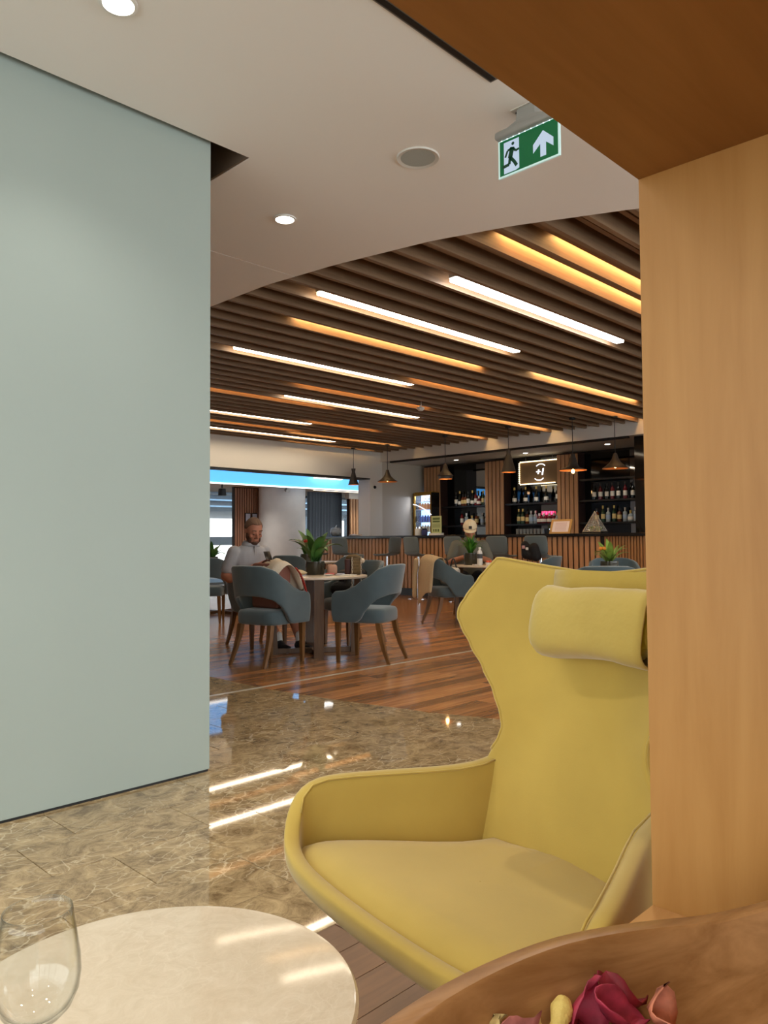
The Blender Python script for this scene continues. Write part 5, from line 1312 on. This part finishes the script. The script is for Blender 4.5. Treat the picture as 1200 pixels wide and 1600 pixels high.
for s in (-1, 1):
    sub = MB().ball((0,0,0), 0.009, 0.012, 0.004, 10, 6); c = MB(); c.add([HC((v[0]+0.088, v[1]+s*0.034, v[2]-0.006)) for v in sub.v], sub.f); c.build('eye', MATS['eye_dark'], CAP, 180)
c = MB()
for q in ((0.045,0.0,-0.100,0.05,0.045,0.020),(0.03,0.055,-0.055,0.03,0.018,0.035),(0.03,-0.055,-0.055,0.03,0.018,0.035)):
    sub = MB().ball((0,0,0), q[3], q[4], q[5]); c.add([HC((v[0]+q[0], v[1]+q[1], v[2]+q[2])) for v in sub.v], sub.f)
remesh(c.build('beard', pmat('beard_grey', (96,84,74), 0.9), CAP, 180), 0.008, 2)

# ---------------------------------------------------------------- bags, clothes and small things
def blob(name, pts, mat, label, cat, vox=0.010, loc=(0,0,0), rot=(0,0,0), it=3, parts=None, group=None):
    t = thing(name, label, cat, loc, 0, group); t.rotation_euler = rot
    mb = MB()
    for q in pts: mb.capsule(q[0], q[1], q[2], q[3])
    remesh(mb.build('body', mat, t, 180), vox, it)
    return t
# brown tote on the near chair, with the pale scarf over it
TOTE = pmat('tote_brown', (134,84,70), 0.7, bump=(60,0.2))
t = thing('tote_bag', 'reddish brown tote bag standing on the dining chair under the scarf', 'bag', (4.22, 5.57, 0.489), 0.16)
MB().rbox(-0.09, 0.10, -0.17, 0.15, 0.0, 0.40, 0.03, 3).build('body', TOTE, t, 50)
for s_ in (-1, 1): MB().tube([(0.005+s_*0.05, -0.09+0.16*i/10, 0.385+0.04*math.sin(PI*i/10)) for i in range(11)], 0.008, 8).build('handle', pmat('tote_handle', (96,58,48), 0.6), t, 180)
SC_W = pmat('scarf_cream', (214,198,176), 0.9, bump=(50,0.3))
t = thing('scarf', 'cream scarf with red trim draped over the brown tote on the chair', 'scarf', (4.18, 5.56, 0.045), 0.16)
rows = []
ctrl = [(-0.10,0.66),(-0.095,0.74),(-0.06,0.82),(-0.01,0.88),(0.03,0.885),(0.075,0.845),(0.115,0.79),(0.145,0.72),(0.17,0.655),(0.195,0.60)]
for i, (x, z) in enumerate(ctrl):
    u = i/9; row = []
    for j in range(11):
        v = -1+j/5
        wd2 = 0.075+0.05*math.sin(PI*u)+0.03*u
        row.append((x+0.012*math.sin(5*v+3*u)+0.02*v*v, -0.06-0.09*u+wd2*v, z-0.05*v*v*math.sin(PI*min(1,u*1.1))+0.008*math.sin(9*v+u*4)))
    rows.append(row)
sb = MB().grid(rows).build('cloth', SC_W, t, 180); mods(sb, ('SOLIDIFY', dict(thickness=0.006, offset=0)), ('SUBSURF', dict(levels=1, render_levels=1)))
for i in range(14):
    k = i/13; a = ctrl[5:]; q = k*4; i0 = min(3, int(q)); fr2 = q-i0
    x = a[i0][0]+(a[i0+1][0]-a[i0][0])*fr2; z = a[i0][1]+(a[i0+1][1]-a[i0][1])*fr2
    u = (5+q)/9; wd2 = 0.075+0.05*math.sin(PI*u)+0.03*u
    MB().capsule((x+0.03,-0.06-0.09*u-wd2*-0.98, z-0.05*math.sin(PI*min(1,u*1.1))), 0.008, (x+0.035,-0.06-0.09*u+wd2*1.12, z-0.05*math.sin(PI*min(1,u*1.1))-0.015), 0.005, 6).build('tassel', pmat('trim_red', (170,52,40), 0.8), sb, 180)
    MB().capsule((x+0.03,-0.06-0.09*u-wd2*0.98, z-0.05*math.sin(PI*min(1,u*1.1))), 0.008, (x+0.035,-0.06-0.09*u-wd2*1.12, z-0.05*math.sin(PI*min(1,u*1.1))-0.015), 0.005, 6).build('tassel', MATS['trim_red'], sb, 180)
# beige pouch on the table
t = thing('beige_pouch', 'flat beige cloth pouch lying on the man\'s table', 'pouch', (4.64, 5.80, 0.7505), -0.75)
rg = []
for i in range(13):
    u = -1+i/6; k = (1-abs(u)**2.6)**0.5 if abs(u) < 1 else 0.02
    rg.append([(0.16*u, 0.10*k*math.cos(a), 0.028+0.028*k*math.sin(a)+0.008*math.sin(4*u+2*math.cos(a))*k) for a in [2*PI*j/18 for j in range(18)]])
MB().loft(rg).build('body', pmat('pouch_beige', (206,188,152), 0.85, bump=(30,0.25)), t, 180); MB().tube([(-0.15+0.03*i, 0.035*math.sin(i*0.3), 0.058+0.004*math.sin(i)-0.0012*(i-5)**2) for i in range(11)], 0.004, 6).build('zip', pmat('zip_tan', (160,130,90), 0.5), t, 180)
# handbag with woven front and chain
hbp = (5.21, 5.545)
t = thing('handbag', 'brown handbag with a woven tan front and chain strap at the table edge', 'handbag', (hbp[0], hbp[1], 0.7505), -0.78)
MB().rbox(-0.075, -0.015, -0.055, 0.055, 0.0, 0.155, 0.012, 2).build('side', pmat('bag_maroon', (60,26,22), 0.5), t, 50)
wv = MB().rbox(-0.015, 0.085, -0.055, 0.055, 0.0, 0.165, 0.012, 2).build('body', pmat('bag_tan', (80,62,38), 0.6), t, 50)
for i in range(8):
    for s_ in (-1, 1): MB().tube([(-0.012+0.013*i, -0.0565, 0.01 if s_ > 0 else 0.155), (min(0.082, max(-0.012, -0.012+0.013*i+s_*0.0+0.03)), -0.0565, 0.155 if s_ > 0 else 0.01)], 0.0035, 5).build('weave', pmat('weave_gold', (128,104,64), 0.5), wv)
MB().tube([(-0.06,0,0.155),(-0.03,0,0.175),(0.03,0,0.178),(0.08,0,0.165)], [0.014,0.02,0.02,0.014], 8).build('flap_roll', pmat('bag_roll', (104,80,46), 0.6), t, 180)
for dx in (0.0, 0.088):
    for i in range(14):
        z = 0.16-i*0.022
        MB().tube([(dx+0.0065*math.cos(a)*(1 if i%2 else 0.3), -0.066-0.012*0+0.0065*math.cos(a)*(0.3 if i%2 else 1), z+0.013*math.sin(a)) for a in [2*PI*k/8 for k in range(8)]], 0.0022, 5, True).build('chain_link', pmat('chain_pale', (196,180,160), 0.3, 0.7), t)
tag(MB().rbox(-0.05, 0.05, -0.035, 0.035, 0.0, 0.10, 0.025, 3).build('cosmetic_pouch', pmat('pouch_pink', (180,140,118), 0.8), None, 50, (5.045, 5.66, 0.7505), (0,0,-0.6)), 'pale pink pouch leaning beside the maroon handbag', 'pouch')
tag(MB().rbox(-0.045, 0.045, -0.03, 0.03, 0.0, 0.02, 0.008, 2).build('pink_wrapper', pmat('wrapper_pink', (214,120,116), 0.7), None, 40, (4.98, 5.62, 0.7505), (0,0,0.4)), 'small pink wrapper on the table near the glass pot', 'wrapper')
tag(MB().lathe([(0.0005,0),(0.03,0),(0.045,0.012),(0.043,0.013),(0.028,0.003),(0.0005,0.003)], 20).build('small_dish', pmat('dish_white', (225,222,215), 0.3), None, 50, (4.86, 5.50, 0.7505)), 'small white dish on the near edge of the man\'s table', 'dish')
tag(MB().rbox(-0.10, 0.10, -0.07, 0.07, 0.0, 0.006, 0.002, 1).build('paper_sheet', PAPER, None, None, (5.02, 5.42, 0.7505), (0,0,0.5)), 'white folded paper on the table before the handbag', 'paper')
# black jacket and bag on the chair
JB = pmat('jacket_black', (20,20,23), 0.75, bump=(25,0.5))
t = thing('black_jacket', 'crumpled black jacket heaped on the chair behind the table', 'jacket', (5.60, 5.98, 0.489), PI)
mb = MB(); rs = random.Random(4)
mb.capsule((-0.02,0,0.12), 0.115, (0.03,0.02,0.20), 0.10)
mb.capsule((0.10,-0.10,0.085), 0.08, (0.10,0.12,0.09), 0.08)
for i in range(16): a = rs.uniform(0,6.28); mb.capsule((0.12*math.cos(a), 0.14*math.sin(a), rs.uniform(0.06,0.26)), rs.uniform(0.03,0.05), (0.09*math.cos(a+0.9), 0.12*math.sin(a+0.9), rs.uniform(0.06,0.30)), rs.uniform(0.025,0.045))
remesh(mb.build('cloth', JB, t, 180), 0.010, 2)
mb = MB(); mb.capsule((-0.10,-0.11,0.36), 0.035, (-0.12,0.05,0.38), 0.03); remesh(mb.build('lining', pmat('lining_cream', (212,192,168), 0.85), t, 180), 0.010, 2)
# cardigan over the chair back and the white bag on that chair
c0 = C6.matrix_world if False else None
t = thing('cardigan', 'beige knitted cardigan hanging over a dining chair back', 'cardigan', (7.76, 6.44, 0), -0.45)
KN = pmat('knit_beige', (188,166,132), 0.95, bump=(70,0.5))
rows = []
for i in range(17):
    u = i/16; row = []
    for j in range(15):
        v = -1+j/7; y = 0.235*v
        if u < 0.30:   # inside of the chair
            k = u/0.30; x, z = -0.215+0.03*(1-k)+0.06*v*v, 0.70+0.175*k
        elif u < 0.42: k = (u-0.30)/0.12; x, z = -0.215-0.125*k+0.06*v*v, 0.878+0.030*math.sin(PI*k)
        else: k = (u-0.42)/0.58; x, z = -0.345-0.02*k+0.055*v*v, 0.878-(0.52+0.10*math.sin(2.2*v+0.6))*k
        fold = 0.034*math.sin(11*v+2.0*u)*smoothstep(0.4, 0.7, u)
        row.append((x-abs(fold)*1.0, y*(1-0.12*smoothstep(0.5,1,u)), z-0.05*v*v*smoothstep(0.2,0.4,u)))
    rows.append(row)
mods(MB().grid(rows).build('cloth', KN, t, 180), ('SOLIDIFY', dict(thickness=0.012, offset=0)), ('SUBSURF', dict(levels=1, render_levels=1)))
mb = MB(); limbs(mb, [((-0.385,0.14,0.82),0.035),((-0.40,0.17,0.60),0.034),((-0.40,0.18,0.36),0.030)]); remesh(mb.build('sleeve', KN, t, 180), 0.009, 3)
t = thing('white_handbag', 'white and black handbag lying on the chair with the cardigan', 'handbag', (7.82, 6.46, 0.489), -0.45)
MB().rbox(-0.10, 0.11, -0.13, 0.12, 0.0, 0.24, 0.05, 3).build('body', pmat('bag_white', (206,198,186), 0.6), t, 60)
for s_ in (-1, 1): MB().tube([(s_*0.055, -0.10+0.20*i/12, 0.22+0.13*math.sin(PI*i/12)) for i in range(13)], 0.010, 8).build('handle', pmat('handle_black', (26,24,24), 0.5), t, 180)
# water bottle, spoon dish and fruit cup on the capped man's table
q = spot(749, 10.1)
t = thing('water_bottle', 'clear plastic bottle with a dark printed band on the capped man\'s table', 'bottle', (q[0], q[1], 0.7505))
MB().lathe([(0.0005,0),(0.034,0),(0.036,0.01),(0.036,0.15),(0.030,0.18),(0.014,0.205),(0.014,0.215),(0.0005,0.215)], 20).build('body', pmat('bottle_plastic', (222,222,220), 0.15, spec=0.6), t, 60)
MB().lathe([(0.0366,0.09),(0.0366,0.15)], 20).build('printed_band', pmat('band_dark', (70,72,76), 0.6), t, 60); MB().lathe([(0.016,0.212),(0.016,0.236),(0.0005,0.238)], 16).build('cap', PAPER, t, 50)
q = spot(741, 9.93); tag(MB().lathe([(0.0005,0),(0.028,0.002),(0.033,0.022),(0.030,0.022),(0.0005,0.006)], 18).build('steel_spoon_rest', CHROME, None, 50, (q[0], q[1], 0.7505)), 'small shiny steel cup beside the water bottle', 'cup')
q = spot(763, 9.95); t = thing('snack_cup', 'small cup with orange and red snacks on the capped man\'s table', 'cup', (q[0], q[1], 0.7505))
MB().lathe([(0.0005,0),(0.035,0),(0.045,0.04),(0.042,0.04),(0.0005,0.01)], 18).build('cup', PAPER, t, 50)
mb = MB()
for i in range(7): mb.ball((0.022*math.cos(i*1.1), 0.022*math.sin(i*1.1), 0.045+0.004*(i%3)), 0.016, n=8, m=6)
mb.build('snacks', pmat('snack_orange', (216,92,58), 0.6), t, 180)
# black backpack hanging from the stool by the menu
q = spot(851, 10.5)
t = thing('backpack', 'small black backpack with pale badges hanging before the stool', 'backpack', (10.38, 6.90, 0.82), 0.12)
mb = MB(); mb.capsule((0,-0.09,0.0), 0.085, (0,-0.06,0.14), 0.075); mb.capsule((0,0.08,0.03), 0.08, (0,0.10,0.18), 0.065); mb.capsule((0.0,0.0,0.02), 0.09, (0.02,0.02,0.12), 0.07)
remesh(mb.build('body', JB, t, 180), 0.012, 2)
MB().rbox(-0.10, -0.07, 0.06, 0.11, 0.12, 0.17, 0.008, 2).build('badge', pmat('badge_rose', (200,150,150), 0.6), t, 40); MB().rbox(-0.105, -0.075, 0.0, 0.04, 0.10, 0.14, 0.008, 2).build('badge', PAPER, t, 40)
